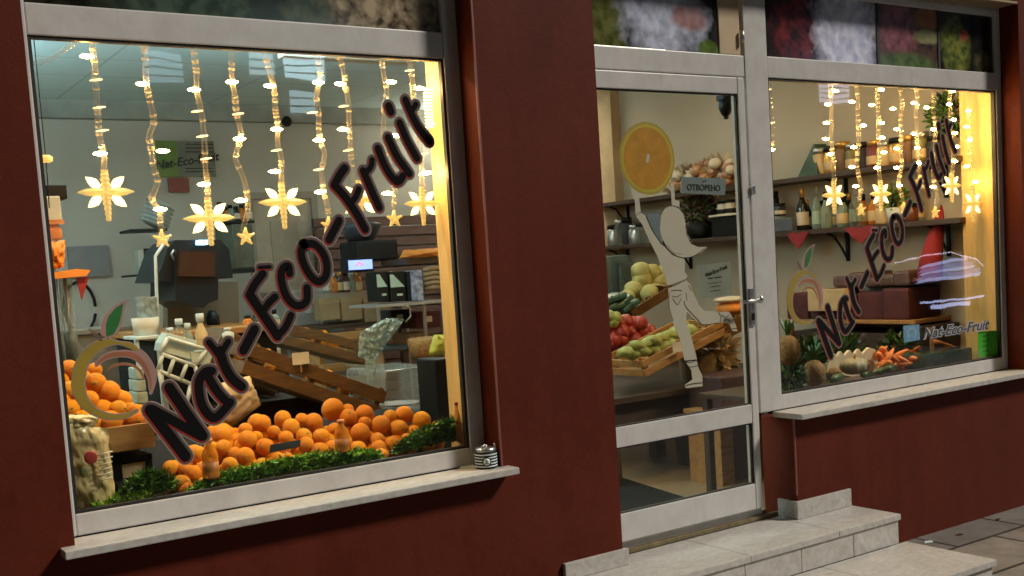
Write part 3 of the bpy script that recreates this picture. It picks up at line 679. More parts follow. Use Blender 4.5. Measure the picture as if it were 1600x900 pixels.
# greenery clumps (plastic grass) at the front of the pile
def grass(name, label, segs, d0, mt, n=420, seed=1, hh=16, length=.034):
    rnd = random.Random(seed); m = MB()
    for k in range(n):
        t = rnd.random(); i = min(int(t*(len(segs)-1)), len(segs)-2); q = t*(len(segs)-1)-i
        u = segs[i][0]*(1-q)+segs[i+1][0]*q; v = segs[i][1]*(1-q)+segs[i+1][1]*q; hgt = segs[i][2]*(1-q)+segs[i+1][2]*q
        p = at(u+rnd.uniform(-4, 4), v-rnd.random()*hgt, d0+rnd.uniform(0, .05))
        dr = Vector((rnd.uniform(-1, 1), rnd.uniform(-1, .1), rnd.uniform(-.1, .75))).normalized()*length*rnd.uniform(.5, 1)
        sd = dr.cross(Vector((rnd.uniform(-1, 1), rnd.uniform(-1, 1), rnd.uniform(-1, 1)))).normalized()*.0026
        if p.y+dr.y < .02: dr.y = .02-p.y+.004
        mid = p+dr*.55+Vector((0, 0, -.004)); e = p+dr
        m.add([p-sd, p+sd, mid+sd*1.6, e, mid-sd*1.6], [(0, 1, 2, 3, 4)], 0 if rnd.random() < .7 else 1)
    o = m.build(name, mt); return tag(o, label, 'garnish')
grass('grass_garnish', 'long tuft of green plastic grass along the window bottom below the price tag', [(300,768,6),(350,756,18),(400,748,22),(450,738,22),(500,732,24),(560,722,18),(590,716,8)], .045, ['green', 'dkgreen'], 3600, 1)
grass('grass_garnish', 'dark green parsley-like tuft at the right end of the orange pile', [(618,708,6),(650,700,26),(685,692,32),(712,688,34)], .05, ['dkgreen', 'green'], 2600, 2)
grass('grass_garnish', 'dark green tuft left of the orange pile beside the black crate', [(190,782,10),(215,775,34),(240,770,36),(268,764,14)], .05, ['dkgreen', 'green'], 2200, 3)
grass('grass_garnish', 'low strand of yellowish grass in the bottom left corner of the left window', [(150,796,6),(190,786,10),(230,776,8)], .04, ['green', 'yellowgreen'], 700, 4)
# bottles of juice in front of the pile
def lathe_thing(name, label, cat, base, prof, parts_, group=None):
    """parts_: list of (partname, profile, material)"""
    t = thing(name, label, cat, base, group)
    for pn, pr, mt in parts_:
        m = MB(); m.lathe(base, pr, 20); m.build(pn, mt, t)
    return t
def juice(u, vb, vt, d, label):
    b = at(u, vb, d); h = at(u, vt, d).z-b.z
    return lathe_thing('juice_bottle', label, 'bottle', b, None, [
        ('bottle_body', [(.018, 0), (.028, .004), (.030, h*.08), (.028, h*.35), (.030, h*.55), (.026, h*.68), (.012, h*.82), (.011, h*.9)], 'amber'),
        ('cap', [(.014, h*.9), (.015, h*.91), (.015, h*.99), (.012, h)], mat('cap_orange', (.6, .2, .05), .4)),
        ('bottle_label', [(.0303, h*.2), (.0306, h*.21), (.0303, h*.42)], mat('label_amber', (.45, .16, .03), .5))], 'small juice bottles')
juice(536, 706, 655, .05, 'small orange juice bottle standing before the middle of the orange pile')
juice(331, 748, 684, .05, 'small orange juice bottle standing before the left part of the orange pile')
b_ = at(717, 690, .05); h = at(717, 628, .05).z-b_.z
lathe_thing('oil_bottle', 'slim tall amber bottle with a red cap against the lit pine board, above the jar', 'bottle', b_, None, [('bottle_body', [(.010, 0), (.014, .004), (.016, h*.2), (.014, h*.6), (.007, h*.8), (.006, h*.93)], 'amber'), ('cap', [(.008, h*.93), (.008, h)], 'red')])
# black price tag
pt = thing('price_tag', 'blank black price tag stuck into the orange pile', 'price tag', at(446, 708, .07))
m = MB(); q = [at(423, 695, .07), at(470, 687, .075), at(469, 698, .065), at(421, 708, .06)]
m.add([v for v in q]+[v+Vector((0, .003, 0)) for v in q], [(0,1,2,3),(7,6,5,4),(0,4,5,1),(1,5,6,2),(2,6,7,3),(3,7,4,0)]); m.build('tag_card', 'black', pt)
m = MB(); c0 = at(446, 706, .068); m.tube([c0, c0+Vector((0, .01, -.08))], .002, 6); m.build('tag_stick', 'crate', pt)
# sheet-film bag bottom left
def bagmesh(m, px, d, th, mi=0, seed=0, amp=.012, grid=14):
    """crumpled pillow bounded by a pixel quad (tl,tr,br,bl)"""
    tl, tr, br, bl = [at(*p, d) for p in px]; vs = []; fs = []; n = grid
    for side in (0, 1):
        for j in range(n+1):
            for i in range(n+1):
                s, t_ = i/n, j/n
                p = (tl*(1-s)+tr*s)*(1-t_)+(bl*(1-s)+br*s)*t_
                bulge = (math.sin(PI*s)*math.sin(PI*min(1, t_*1.0)))**.5*th/2 if 0 < s < 1 and 0 < t_ < 1 else 0
                nn = noise.noise(Vector((s*5+seed, t_*6, side*4)))*amp+noise.noise(Vector((s*14+seed, t_*13, side*9)))*amp*.6
                vs.append(p+Vector((nn*.4, (-bulge if side == 0 else bulge)+nn*(1 if bulge else 0)+th/2, nn*.4)))
    N = (n+1)*(n+1)
    for j in range(n):
        for i in range(n):
            k = j*(n+1)+i; fs.append((k, k+1, k+n+2, k+n+1)); fs.append((N+k+n+1, N+k+n+2, N+k+1, N+k))
    m.add(vs, fs, mi, True)
t = thing('produce_bag', 'crinkled yellowish plastic bag with a red and green emblem in the lower left window corner', 'bag', at(145, 795, .12))
m = MB(); bagmesh(m, [(98,655),(172,672),(186,790),(108,800)], .06, .07, 0, 1, .012, 26); m.build('bag_body', 'bagfilm', t)
m = MB(); bagmesh(m, [(100,648),(160,650),(150,672),(100,672)], .08, .05, 0, 5, .016, 12); m.build('bag_neck', 'bagfilm', t)
m = MB(); p = at(142, 715, .035); m.blob(p, (.022, .004, .024), 0, .1); p = at(131, 738, .035); m.blob(p, (.012, .004, .020), 1, .1)
for k in range(6):
    a = at(152+k*1, 712+k*8, .04); b = at(176-k*.2, 705+k*8, .04); m.tube([a, b], .0022, 6, 2)
m.build('emblem', [mat('emblem_red', (.35, .04, .03), .5), mat('emblem_green', (.12, .14, .04), .5), 'offwhite'], t)
# kraft bag behind the lettering
t = tag(None or (lambda m: (bagmesh(m, [(352,600),(398,588),(416,634),(345,690)], .50, .12, 0, 9, .014, 16), m.build('paper_bag', 'kraft'))[1])(MB()), 'open beige paper bag behind the first letters, above the orange pile', 'bag')

# ------------------------------------------------------------------ light strings
def densify(pts, step):
    out = []
    for a, b in zip(pts[:-1], pts[1:]):
        n = max(1, int((b-a).length/step))
        for k in range(n): out.append(a.lerp(b, k/n))
    out.append(pts[-1]); return out
def diamond(m, c, a, w, t, mi, n=6):
    """elongated tapered leaf from c along vector a, half width w"""
    a = Vector(a); L_ = a.length; d = a.normalized(); s = d.cross(Vector((0, 1, 0))).normalized(); y = Vector((0, 1, 0))
    prof = [(0, .3), (.18, .75), (.42, 1), (.7, .7), (1, .02)]
    vs = []; fs = []
    for q, k in prof:
        for e in range(n):
            an = 2*PI*e/n; vs.append(Vector(c)+d*(L_*q)+s*(w*k*math.cos(an))+y*(t*k*math.sin(an)))
    for i in range(len(prof)-1):
        for e in range(n): fs.append((i*n+e, i*n+(e+1) % n, (i+1)*n+(e+1) % n, (i+1)*n+e))
    fs.append(tuple(range(n-1, -1, -1))); fs.append(tuple((len(prof)-1)*n+e for e in range(n)))
    m.add(vs, fs, mi, False)
def big_star(t, c, s=1.0):
    m = MB()
    for a in ((1, .0, .8), (-1, 0, .8), (1, 0, -.8), (-1, 0, -.8)):
        v = Vector(a).normalized()*.060*s; diamond(m, Vector(c)+v*.42, v, .0165*s, .008, 0)
    m.build('star_petal', 'petal', t)
    m = MB()
    for a, L_, w in (((1, 0, .0), .100, .016), ((-1, 0, .0), .100, .016)):
        for k in range(3): 
            v = Vector(a)*L_*s*(1-.22*k); diamond(m, Vector(c)+Vector((0, -.004*k, 0)), v, w*s*(1-.2*k), .006+.002*k, 0)
    def rf(L_):
        def r(i): return (.019-.009*i/L_)*s*(1 if i % 2 else .72)
        return r
    m.tube([Vector(c)+Vector((0, 0, -.0085*k*s)) for k in range(13)], 0, 8, 0, False, rf(12))
    m.tube([Vector(c)+Vector((0, 0, .0085*k*s)) for k in range(10)], 0, 8, 0, False, rf(16))
    m.build('star_body', 'starclear', t)
def small_star(t, c, s=1.0):
    m = MB(); pts = []
    for k in range(10):
        a = PI/2+k*PI/5; r = (.036 if k % 2 == 0 else .016)*s; pts.append((c[0]+r*math.cos(a), c[2]+r*math.sin(a)))
    m.poly(pts, c[1]+.006, .012); 
    for k in range(5):
        a = PI/2+k*2*PI/5; m.tube([Vector(c)+Vector((0, -.008, 0)), Vector(c)+Vector((.034*s*math.cos(a), -.007, .034*s*math.sin(a)))], .004*s, 6)
    m.build('star_pendant', 'starclear', t)
def strand(label, path, bulbs, star, group, d=.12, dim=(), ext=1.62):
    P = [at(u, v, d) for u, v in path]
    top = Vector((P[0].x, d, max(ext, P[0].z+.02))); P = [top]+P
    t = thing('light_string', label, 'light string', P[0], group)
    Dn = densify(P, .0065)
    Dn = [p+Vector((noise.noise(p*11)*.013, noise.noise(p*9+Vector((5, 0, 0)))*.01, 0)) for p in Dn]
    rk = random.Random(int(abs(P[0].x)*1000)); rib = set(i for i in range(len(Dn)) if rk.random() < .17)
    m = MB(); m.tube(Dn, .008, 8, 0, False, lambda i: .0135 if i in rib else .0105)
    m.mi = [1 if (k//8) in rib else 0 for k in range(len(m.mi))]; m.build('rope_tube', ['rope', 'rib'], t)
    for i, (u, v) in enumerate(bulbs):
        p = at(u, v, d-.012); m = MB(); k = 1
        m.tube([p+Vector((-.022, 0, -.001)), p+Vector((-.013, 0, 0)), p+Vector((0, 0, 0)), p+Vector((.014, 0, 0)), p+Vector((.024, 0, .001))], 0, 10, 0, True, lambda i: (.002, .0062, .0078, .006, .002)[i])
        m.build('led_bulb', 'bulb_bright' if 'beside the glowing pine board' in label else 'bulb', t)
    for (u, v) in dim:
        p = at(u, v, d-.012); m = MB(); m.tube([p+Vector((-.022, 0, -.003)), p, p+Vector((.022, 0, .003))], 0, 8, 0, True, lambda i: (.002, .0045, .002)[i]); m.build('led_bulb', 'dimbulb', t)
    if star:
        c = at(star[0], star[1], d-.005)
        (big_star if star[2] == 'b' else small_star)(t, c, star[3] if len(star) > 3 else 1)
    return t
GL = 'rope light strands hanging in the left window'
S_ = [
 ('leftmost rope light with a large lit star, high above the round logo', [(150,122),(152,135),(157,200),(160,235),(165,265),(167,285)], [(135,88),(156,240)], (166,300,'b'), [(155,168),(150,125),(160,204)]),
 ('wavy rope light ending in a small star left of the black juicer hood', [(232,155),(238,188),(232,215),(240,250),(243,282),(236,310),(250,330),(253,360)], [(222,131),(254,236),(250,327)], (253,373,'s'), [(245,60)]),
 ('straight rope light with a large lit star right above the black juicer hood', [(305,100),(311,150),(318,210),(322,260),(326,300),(328,325)], [(303,140),(318,288)], (327,341,'b'), [(308,174),(316,213),(322,248)]),
 ('wavy rope light ending in a small star just right of the juicer hood', [(362,122),(370,165),(375,215),(370,250),(381,290),(388,330),(383,360)], [(362,128),(374,217),(376,313)], (384,370,'s'), [(372,178)]),
 ('rope light with a large lit star in front of the white back door', [(413,85),(430,130),(430,165),(435,215),(440,260),(443,300)], [(421,134),(432,202),(429,268)], (442,316,'b'), [(432,235)]),
 ('wavy rope light ending in a small star left of the big letter F', [(500,115),(493,160),(500,200),(507,240),(500,270),(508,310),(512,345)], [(497,129),(498,219),(500,300)], (514,352,'s'), [(488,176),(498,265)]),
 ('rope light with a large star hidden behind the big letter F', [(525,85),(540,120),(543,170),(548,220),(550,265),(558,300)], [(531,131),(536,202)], (562,312,'b'), [(537,166),(544,235)]),
 ('wavy rope light with a small star between the letter F and the pine board', [(595,95),(598,120),(603,150),(600,200),(608,240),(610,265),(618,300),(615,330)], [(611,128),(618,212),(605,302)], (616,342,'s'), []),
 ('rope light with a large lit star beside the glowing pine board of the left window', [(640,88),(645,130),(652,200),(657,240),(659,290),(660,305)], [(656,138),(685,193),(666,270)], (660,318,'b', .9), [(640,110),(662,240)]),
]
for lb, pa, bu, st, dm in S_: strand(lb, pa, bu, st, GL, .12, dm)
GR = 'rope light strands hanging in the right window'
R_ = [
 ('short rope light against the white post at the left edge of the right window', [(1200,128),(1202,160),(1206,200),(1205,228)], [(1205,234)], None, [(1201,140),(1206,192)]),
 ('rope light with a large star, first long strand from the left in the right window', [(1298,140),(1300,170),(1298,215),(1302,250),(1303,290)], [(1305,142),(1293,163),(1291,192),(1290,217),(1297,241)], (1303,305,'b'), []),
 ('wavy rope light with a small star, second long strand in the right window', [(1338,150),(1341,180),(1342,220),(1340,258),(1346,290),(1344,315)], [(1331,159),(1349,196),(1334,230),(1331,261),(1337,291)], (1345,328,'s'), []),
 ('rope light with a large star above the letter o of the right window', [(1371,135),(1372,170),(1373,210),(1374,260),(1375,290)], [(1377,140),(1362,164),(1377,192),(1378,215),(1381,238),(1370,262)], (1376,303,'b'), []),
 ('wavy rope light with a small star above the second dash, right window', [(1406,130),(1408,165),(1407,210),(1408,250),(1405,290),(1411,315)], [(1395,170),(1401,202),(1401,232),(1401,262),(1405,290)], (1412,325,'s'), []),
 ('rope light with a star touching the letter F of the right window', [(1432,135),(1431,170),(1433,210),(1435,250),(1436,275)], [(1437,137),(1428,161),(1428,209),(1433,231),(1435,255)], (1437,285,'s',1.2), []),
 ('wavy rope light with a small star just above the tip of the red hat', [(1459,138),(1460,180),(1462,230),(1459,270),(1464,300),(1462,320)], [(1448,168),(1458,202),(1458,292)], (1461,332,'s'), []),
 ('rope light with a large star between the red hat and the pine board, right window', [(1485,138),(1485,180),(1488,220),(1488,260),(1487,280)], [(1489,142),(1483,163),(1490,187),(1492,208),(1495,229),(1492,252)], (1487,290,'b'), []),
 ('rope light with a large star in front of the pine board, right window', [(1513,140),(1514,180),(1515,230),(1517,270),(1520,305)], [(1513,173),(1510,198),(1515,219),(1510,260),(1524,284)], (1520,318,'b', 1.1), [(1515,240)]),
 ('thin rope light at the extreme right edge of the right window', [(1552,145),(1552,200),(1553,260),(1553,318)], [], None, [(1552,174),(1552,199),(1552,220),(1553,240),(1553,265),(1554,318)]),
]
for lb, pa, bu, st, dm in R_: strand(lb, pa, bu, st, GR, .12 if 'extreme' not in lb else .05, dm)
# bundle of rope light wound beside the pine board
t = thing('rope_light_coil', 'glowing bundle of wound rope light against the top of the left pine board', 'light string', at(672, 200, .12))
m = MB(); c0 = at(672, 138, .135); q = [c0+Vector((.028*math.cos(k*.7), .022*math.sin(k*.7), -.17*k/110)) for k in range(111)]; m.tube(q, .0045, 6); m.build('coil', emis('coil_glow', (1, .58, .18), 7), t)
m = MB(); m.tube([c0+Vector((0, 0, .01)), Vector((c0.x, c0.y, 1.62))], .004, 6); m.build('hanging_cord', 'rope', t)
# sagging end of rope at the top left, lit end cap on a wire
t = thing('rope_light_end', 'loose sagging end of clear rope light in the top left corner of the left window', 'light string', at(120, 62, .12))
m = MB(); q = [at(u, v, .12) for u, v in ((46,100),(60,98),(80,92),(98,80),(112,70),(124,58))]; m.tube(densify(q, .006), .008, 8, 0, False, lambda i: .010 if i % 5 == 0 else .0078); m.build('rope_tube', 'rope', t)
t = thing('lit_plug', 'small glowing orange plug on a thin wire at the far left edge, left window', 'plug', at(73, 245, .2))
m = MB(); p = at(72, 252, .2); m.lathe(p, [(.012, -.004), (.022, 0), (.023, .014), (.014, .02)], 16); m.build('plug_body', emis('plug_glow', (1, .45, .12), 1.1), t)
m = MB(); m.tube([p, at(75, 290, .2), at(77, 325, .2)], .002, 6); m.tube([p+Vector((0, 0, .02)), p+Vector((0, 0, 1.0))], .0015, 6); m.build('wire', 'black', t)

# ------------------------------------------------------------------ shop interior, left part
def pbox(name, label, cat, px, d, t, mt, bev=.004, group=None, extra=None):
    a, b = pxb(*px, d, t); th_ = thing(name, label, cat, ((a[0]+b[0])/2, d+t/2, a[2]), group)
    return th_, a, b
def part(parent, name, mt, fn):
    m = MB(); fn(m); return m.build(name, mt, parent)
def solo(name, label, cat, mt, fn, group=None):
    m = MB(); fn(m); return tag(m.build(name, mt), label, cat, group)
# back door
a, b = pxb(392, 300, 502, 520, 5.27, .03); a = (a[0], a[1], FL)
t = thing('back_door', 'plain off-white door in the back wall', 'door', ((a[0]+b[0])/2, 5.28, FL))
part(t, 'door_leaf', mat('door_paint', (.42, .41, .36), .5), lambda m: m.box((a[0]+.06, 5.265, FL), (b[0]-.06, 5.29, b[2]-.06), 0, .004))
part(t, 'door_frame', mat('frame_paint', (.30, .30, .27), .5), lambda m: (m.box((a[0], 5.25, FL), (a[0]+.058, 5.299, b[2])), m.box((b[0]-.058, 5.25, FL), (b[0], 5.299, b[2])), m.box((a[0]+.058, 5.25, b[2]-.058), (b[0]-.058, 5.299, b[2]))))
part(t, 'door_handle', 'steel', lambda m: m.tube([(a[0]+.12, 5.26, .45), (a[0]+.12, 5.22, .45), (a[0]+.24, 5.22, .45)], .01, 8))
part(t, 'door_panel', mat('door_panel_paint', (.36, .36, .32), .5), lambda m: (m.box((a[0]+.2, 5.256, .6), (b[0]-.2, 5.264, b[2]-.25), 0, .003), m.box((a[0]+.2, 5.256, -.4), (b[0]-.2, 5.264, .35), 0, .003)))
# wall poster with shop name
t = thing('wall_poster', 'grey and green wall poster with handwritten style shop name on the back wall', 'poster', at(290, 275, 5.28))
a, b = pxb(246, 220, 336, 276, 5.27, .015)
part(t, 'poster_sheet', [mat('poster_grey', (.17, .19, .17), .5), mat('poster_green', (.14, .24, .06), .5)], lambda m: (m.box((a[0]+.17, 5.275, a[2]), (b[0], 5.29, b[2]), 0), m.box((a[0], 5.275, a[2]), (a[0]+.169, 5.29, b[2]), 1)))
def f(m):
    c = at(292, 252, 5.27)
    vs, fs = text_mb('Nat-Eco-Fruit', .098, Matrix.Translation((c.x, 5.272, c.z)) @ Matrix.Rotation(-.14, 4, 'Y') @ RX, .001, offset=.002, shear=.3); m.add(vs, fs)
    for k in range(3):
        p = at(290, 226+k*6, 5.27); m.box((p.x, 5.270, p.z), (p.x+.24, 5.274, p.z+.008))
    for k in range(2):
        p = at(290, 264+k*5, 5.27); m.box((p.x, 5.270, p.z), (p.x+.24, 5.274, p.z+.008))
part(t, 'poster_lettering', 'dgrey', f)
a, b = pxb(264, 278, 296, 300, 5.26, .03); solo('red_wall_sign', 'small dull red board under the wall poster', 'sign', mat('dull_red', (.22, .06, .05), .6), lambda m: m.box(a, b, 0, .004))
a, b = pxb(107, 384, 172, 433, 5.26, .03); solo('grey_wall_panel', 'flat grey panel on the back wall above the round logo', 'panel', mat('slate_panel', (.20, .21, .24), .6), lambda m: m.box(a, b, 0, .004))
c = at(448, 190, 5.2); solo('wall_camera', 'small black dome camera high on the back wall', 'camera', 'black', lambda m: (m.blob(c, .045, 0, 0), m.box((c.x-.02, 5.2, c.z+.02), (c.x+.02, 5.3, c.z+.05))))
# cabinets in front of the back wall: grey fridge
a, b = pxb(452, 452, 540, 600, 4.4, .6); a = (a[0], a[1], FL)
t = thing('fridge', 'pale grey fridge with a small white label beside the back door', 'fridge', ((a[0]+b[0])/2, 4.7, FL))
part(t, 'cabinet', 'greybox', lambda m: m.box((a[0], 4.44, FL), b, 0, .01)); part(t, 'fridge_door', mat('fridge_front', (.30, .31, .32), .4), lambda m: m.box((a[0], 4.40, FL+.1), (b[0]-.001, 4.437, b[2]-.01), 0, .01))
q = at(486, 483, 4.4); part(t, 'label_card', 'white', lambda m: m.box((q.x-.05, 4.392, q.z-.03), (q.x+.05, 4.399, q.z+.03)))
# plank feature wall
a, b = pxb(498, 335, 720, 520, 5.12, .08)
t = thing('plank_panelling', 'plum brown plank panelling on the right half of the back wall', 'wall panelling', ((a[0]+b[0])/2, 5.18, FL))
def f(m):
    z = FL; k = 0
    while z < b[2]-.01:
        m.box((a[0], 5.12+.012*(k % 2), z+.006), (b[0]+.3, 5.19, min(z+.088, b[2])), 0, .004); z += .094; k += 1
part(t, 'planks', 'plank', f)
# bench & cardboard boxes
a, b = pxb(505, 455, 640, 466, 4.0, .5); solo('long_bench', 'pale long worktop running behind the hanging plastic bag', 'worktop', mat('grey_laminate', (.30, .28, .24), .4), lambda m: (m.box(a, b, 0, .004), m.box((a[0], 4.05, FL), (a[0]+.05, 4.1, a[2])), m.box((b[0]-.05, 4.05, FL), (b[0], 4.1, a[2]))))
for px, lb in (((500, 468, 531, 500), 'olive cardboard box on the left under the worktop'), ((534, 466, 566, 500), 'olive cardboard box in the middle under the worktop'), ((570, 464, 611, 502), 'wider olive cardboard box on the right under the worktop')):
    a, b = pxb(*px, 3.85, .12)
    t = thing('cardboard_box', lb, 'box', ((a[0]+b[0])/2, 3.9, a[2]), 'cardboard boxes under the worktop')
    part(t, 'carton', 'card', lambda m: m.box(a, b, 0, .004)); part(t, 'lid_flap', mat('card_light', (.36, .28, .16), .8), lambda m: m.box((a[0]-.005, 3.845, b[2]-.03), (b[0]+.005, 3.849, b[2]+.01)))
a, b = pxb(440, 506, 640, 512, 3.8, .5)
solo('low_shelf', 'dark low shelf board carrying the cardboard boxes', 'shelf', 'darkwood', lambda m: (m.box(a, b, 0, .003), m.box((a[0], 3.85, FL), (a[0]+.05, 3.9, a[2])), m.box((b[0]-.05, 3.85, FL), (b[0], 3.9, a[2]))))
a, b = pxb(500, 518, 600, 530, 3.4, .4); solo('wood_slat_box', 'brown slatted box on the floor behind the tilted crates', 'box', 'crate', lambda m: [m.box((a[0], 3.4, a[2]-k*.11), (b[0], 3.44, b[2]-k*.11), 0, .003) for k in range(4)]+[m.box((a[0], 3.441, FL), (a[0]+.04, 3.8, b[2])), m.box((b[0]-.04, 3.441, FL), (b[0], 3.8, b[2]))])
# right rack with black packs, orange cloth, coffee machine
a, b = pxb(588, 472, 700, 477, 3.0, .45)
t = thing('metal_rack', 'metal rack with a pale top edge holding black packs near the pine board', 'rack', ((a[0]+b[0])/2, 3.2, FL))
part(t, 'rack_shelf', mat('pale_edge', (.34, .34, .32), .4), lambda m: m.box(a, b, 0, .003))
a1, b1 = pxb(590, 540, 705, 545, 3.0, .45); part(t, 'rack_shelf', 'dgrey', lambda m: m.box(a1, b1, 0, .003))
for x in (a[0]+.02, b[0]-.04, (a[0]+b[0])/2+.1): part(t, 'rack_post', 'steel', lambda m: m.box((x, 3.03, FL), (x+.02, 3.05, a[2]-.001)))
for i, (x0, x1, lb) in enumerate(((588, 607, 'black coffee pack with a mint triangle, left one of the pair on the metal rack'), (609, 634, 'black coffee pack with a mint triangle, right one of the pair on the metal rack'))):
    a, b = pxb(x0, 424, x1, 471, 3.05, .16)
    t = thing('coffee_pack', lb, 'pack', ((a[0]+b[0])/2, 3.1, a[2]), 'black packs on the rack')
    part(t, 'pack_body', 'black', lambda m: m.box(a, b, 0, .008))
    def f(m, a=a, b=b):
        w = b[0]-a[0]; z0 = a[2]+(b[2]-a[2])*.48
        m.add([(a[0]+.005, 3.046, z0), (a[0]+.005, 3.046, b[2]-.02), (a[0]+.03, 3.046, b[2]-.02), (b[0]-.01, 3.046, z0)], [(0, 1, 2, 3)])
        m.box((a[0]+w*.4, 3.044, a[2]+.04), (a[0]+w*.75, 3.048, a[2]+.055))
    part(t, 'triangle_label', mat('mint', (.50, .75, .68), .5), f)
a, b = pxb(636, 424, 644, 470, 3.05, .16); solo('dark_pack', 'plain narrow dark pack between the triangle packs and the blue pack', 'pack', 'black', lambda m: m.box(a, b, 0, .006))
a, b = pxb(645, 422, 661, 470, 3.02, .16); solo('blue_pack', 'blue and white patterned pack right of the black packs', 'pack', mat('blue_pattern', (.10, .16, .38), .4, .5, 30, col2=(.5, .6, .8)), lambda m: m.box(a, b, 0, .008))
a, b = pxb(663, 425, 692, 455, 3.2, .2)
solo('rolled_sacks', 'stack of folded beige sacks beside the blue pack', 'sacks', 'card', lambda m: [m.tube([(a[0], 3.2, a[2]+.02+k*.035), ((a[0]+b[0])/2, 3.19, a[2]+.03+k*.035), (b[0], 3.2, a[2]+.02+k*.035)], .019, 8) for k in range(5)])
a, b = pxb(634, 402, 696, 412, 3.3, .4)
solo('upper_shelf_board', 'dark upper shelf board with the orange cloth on it', 'shelf', 'darkwood', lambda m: m.box(a, (b[0]+.1, b[1], b[2]), 0, .003))
m = MB(); bagmesh(m, [(640,390),(700,386),(694,402),(634,404)], 3.25, .2, 0, 3, .02, 12); tag(m.build('folded_cloth', 'orangecloth'), 'folded orange cloth on the upper shelf board', 'cloth')
# hooded grey-blue coffee grinder machine
a, b = pxb(556, 345, 604, 404, 3.6, .35)
t = thing('coffee_grinder', 'dark slate hooded coffee machine in front of the plank panelling', 'coffee machine', ((a[0]+b[0])/2, 3.8, a[2]))
part(t, 'hopper', mat('slate', (.045, .055, .075), .35), lambda m: m.lathe(((a[0]+b[0])/2, 3.78, (a[2]+b[2])/2), [(.10, 0), (.16, .1), (.17, (b[2]-a[2])/2-.02), (.12, (b[2]-a[2])/2)], 20))
part(t, 'machine_body', 'black', lambda m: m.box((a[0]+.02, 3.65, a[2]-.02), (b[0]+.12, 3.95, (a[2]+b[2])/2-.001), 0, .02))
a, b = pxb(546, 406, 582, 421, 3.58, .02); t = thing('led_display', 'small glowing blue and violet display above the cardboard boxes', 'display', ((a[0]+b[0])/2, 3.6, a[2]))
part(t, 'screen', 'bluelabel', lambda m: m.box(a, b, 0, .002)); part(t, 'screen_case', 'black', lambda m: m.box((a[0]-.02, 3.602, a[2]-.02), (b[0]+.02, 3.7, b[2]+.02), 0, .004))
q = at(562, 413, 3.57); part(t, 'screen_mark', emis('red_mark', (1, .15, .2), 1.2), lambda m: m.tube([(q.x-.03, 3.575, q.z-.01), (q.x, 3.575, q.z+.014), (q.x+.03, 3.575, q.z-.004)], .005, 6))
a, b = pxb(455, 400, 545, 405, 4.6, .3)
# dark machine right of juicer hood (olive box on shelf)
a, b = pxb(365, 350, 397, 420, 4.2, .4)
t = thing('wall_cupboard', 'dark greenish cupboard on the wall right of the juicer hood', 'cupboard', ((a[0]+b[0])/2, 4.4, a[2]))
part(t, 'cupboard_box', mat('bottle_green', (.06, .075, .06), .35, .5, 8), lambda m: m.box(a, b, 0, .01)); part(t, 'cupboard_shelf', 'black', lambda m: m.box((a[0]-.1, 4.15, a[2]-.03), (b[0]+.06, 4.6, a[2]-.001)))
a, b = pxb(340, 345, 398, 349, 4.3, .3); solo('wall_shelf_board', 'thin dark shelf board high behind the large stars', 'shelf', 'black', lambda m: m.box(a, b, 0, .003))
# shelves left of the juicer with radio and plates
a, b = pxb(203, 357, 262, 361, 4.4, .3); t = thing('plate_shelf', 'dark wall shelf with stacked plates left of the juicer hood', 'shelf', ((a[0]+b[0])/2, 4.5, a[2])); part(t, 'shelf_board', 'black', lambda m: m.box(a, b, 0, .003))
c = at(240, 356, 4.5)
for k in range(6): solo('plate', 'white plate in the tilted stack on the dark wall shelf', 'plate', 'white', lambda m: m.lathe(c+Vector((.012*k, 0, .01+.03*k)), [(.05, 0), (.11, .012), (.112, .016), (.05, .006)], 20, 0, Matrix.Rotation(.5, 3, 'Y')), 'stacked plates')
a, b = pxb(206, 428, 250, 431, 4.4, .3); solo('radio_shelf', 'dark wall shelf under the white radio', 'shelf', 'black', lambda m: m.box(a, b, 0, .003))
a, b = pxb(217, 390, 248, 428, 4.45, .15)
t = thing('radio', 'small off-white box radio with a dark speaker on the wall shelf', 'radio', ((a[0]+b[0])/2, 4.5, a[2])); part(t, 'radio_case', mat('radio_white', (.45, .46, .42), .5), lambda m: m.box(a, b, 0, .01)); part(t, 'radio_speaker', 'black', lambda m: m.box((a[0]+.04, 4.442, a[2]+.1), (a[0]+.14, 4.449, a[2]+.19)))
# juicer
t = thing('juicer_machine', 'tall black citrus juicing machine with a wide sloping hood and a small blue light', 'juicer', at(310, 540, 2.4))
def prism(m, pts, d, th_, mi=0):
    q = [at(u, v, d) for u, v in pts]; m.poly([(p.x, p.z) for p in q], d+th_, th_, mi)
part(t, 'hood', 'black', lambda m: prism(m, [(262,388),(275,375),(345,375),(358,390),(364,434),(338,434),(338,412),(280,412),(268,440),(244,440)], 2.35, .45))
part(t, 'body', 'black', lambda m: prism(m, [(275,390),(341,390),(341,468),(326,474),(318,481),(300,481),(290,474),(274,470)], 2.30, .5))
part(t, 'dark_window', mat('smoked_panel', (.05, .022, .012), .15), lambda m: prism(m, [(280,393),(336,393),(336,432),(280,432)], 2.28, .018))
part(t, 'led_light', 'cyanled', lambda m: prism(m, [(311,375),(325,375),(325,382),(311,382)], 2.285, .06))
part(t, 'chrome_edge', 'steel', lambda m: m.tube([at(u, v, 2.34) for u, v in ((272,390),(268,397),(274,408))], .008, 8))
part(t, 'stand', mat('brown_stand', (.10, .075, .045), .6), lambda m: prism(m, [(262,440),(372,440),(375,545),(262,545)], 2.82, .1))
a, b = pxb(330, 485, 344, 512, 2.6, .1); solo('thermos', 'slim black flask standing behind the bottle crate', 'flask', 'black', lambda m: m.lathe(((a[0]+b[0])/2, 2.65, a[2]), [(.04, 0), (.04, b[2]-a[2]-.04), (.02, b[2]-a[2])], 14))
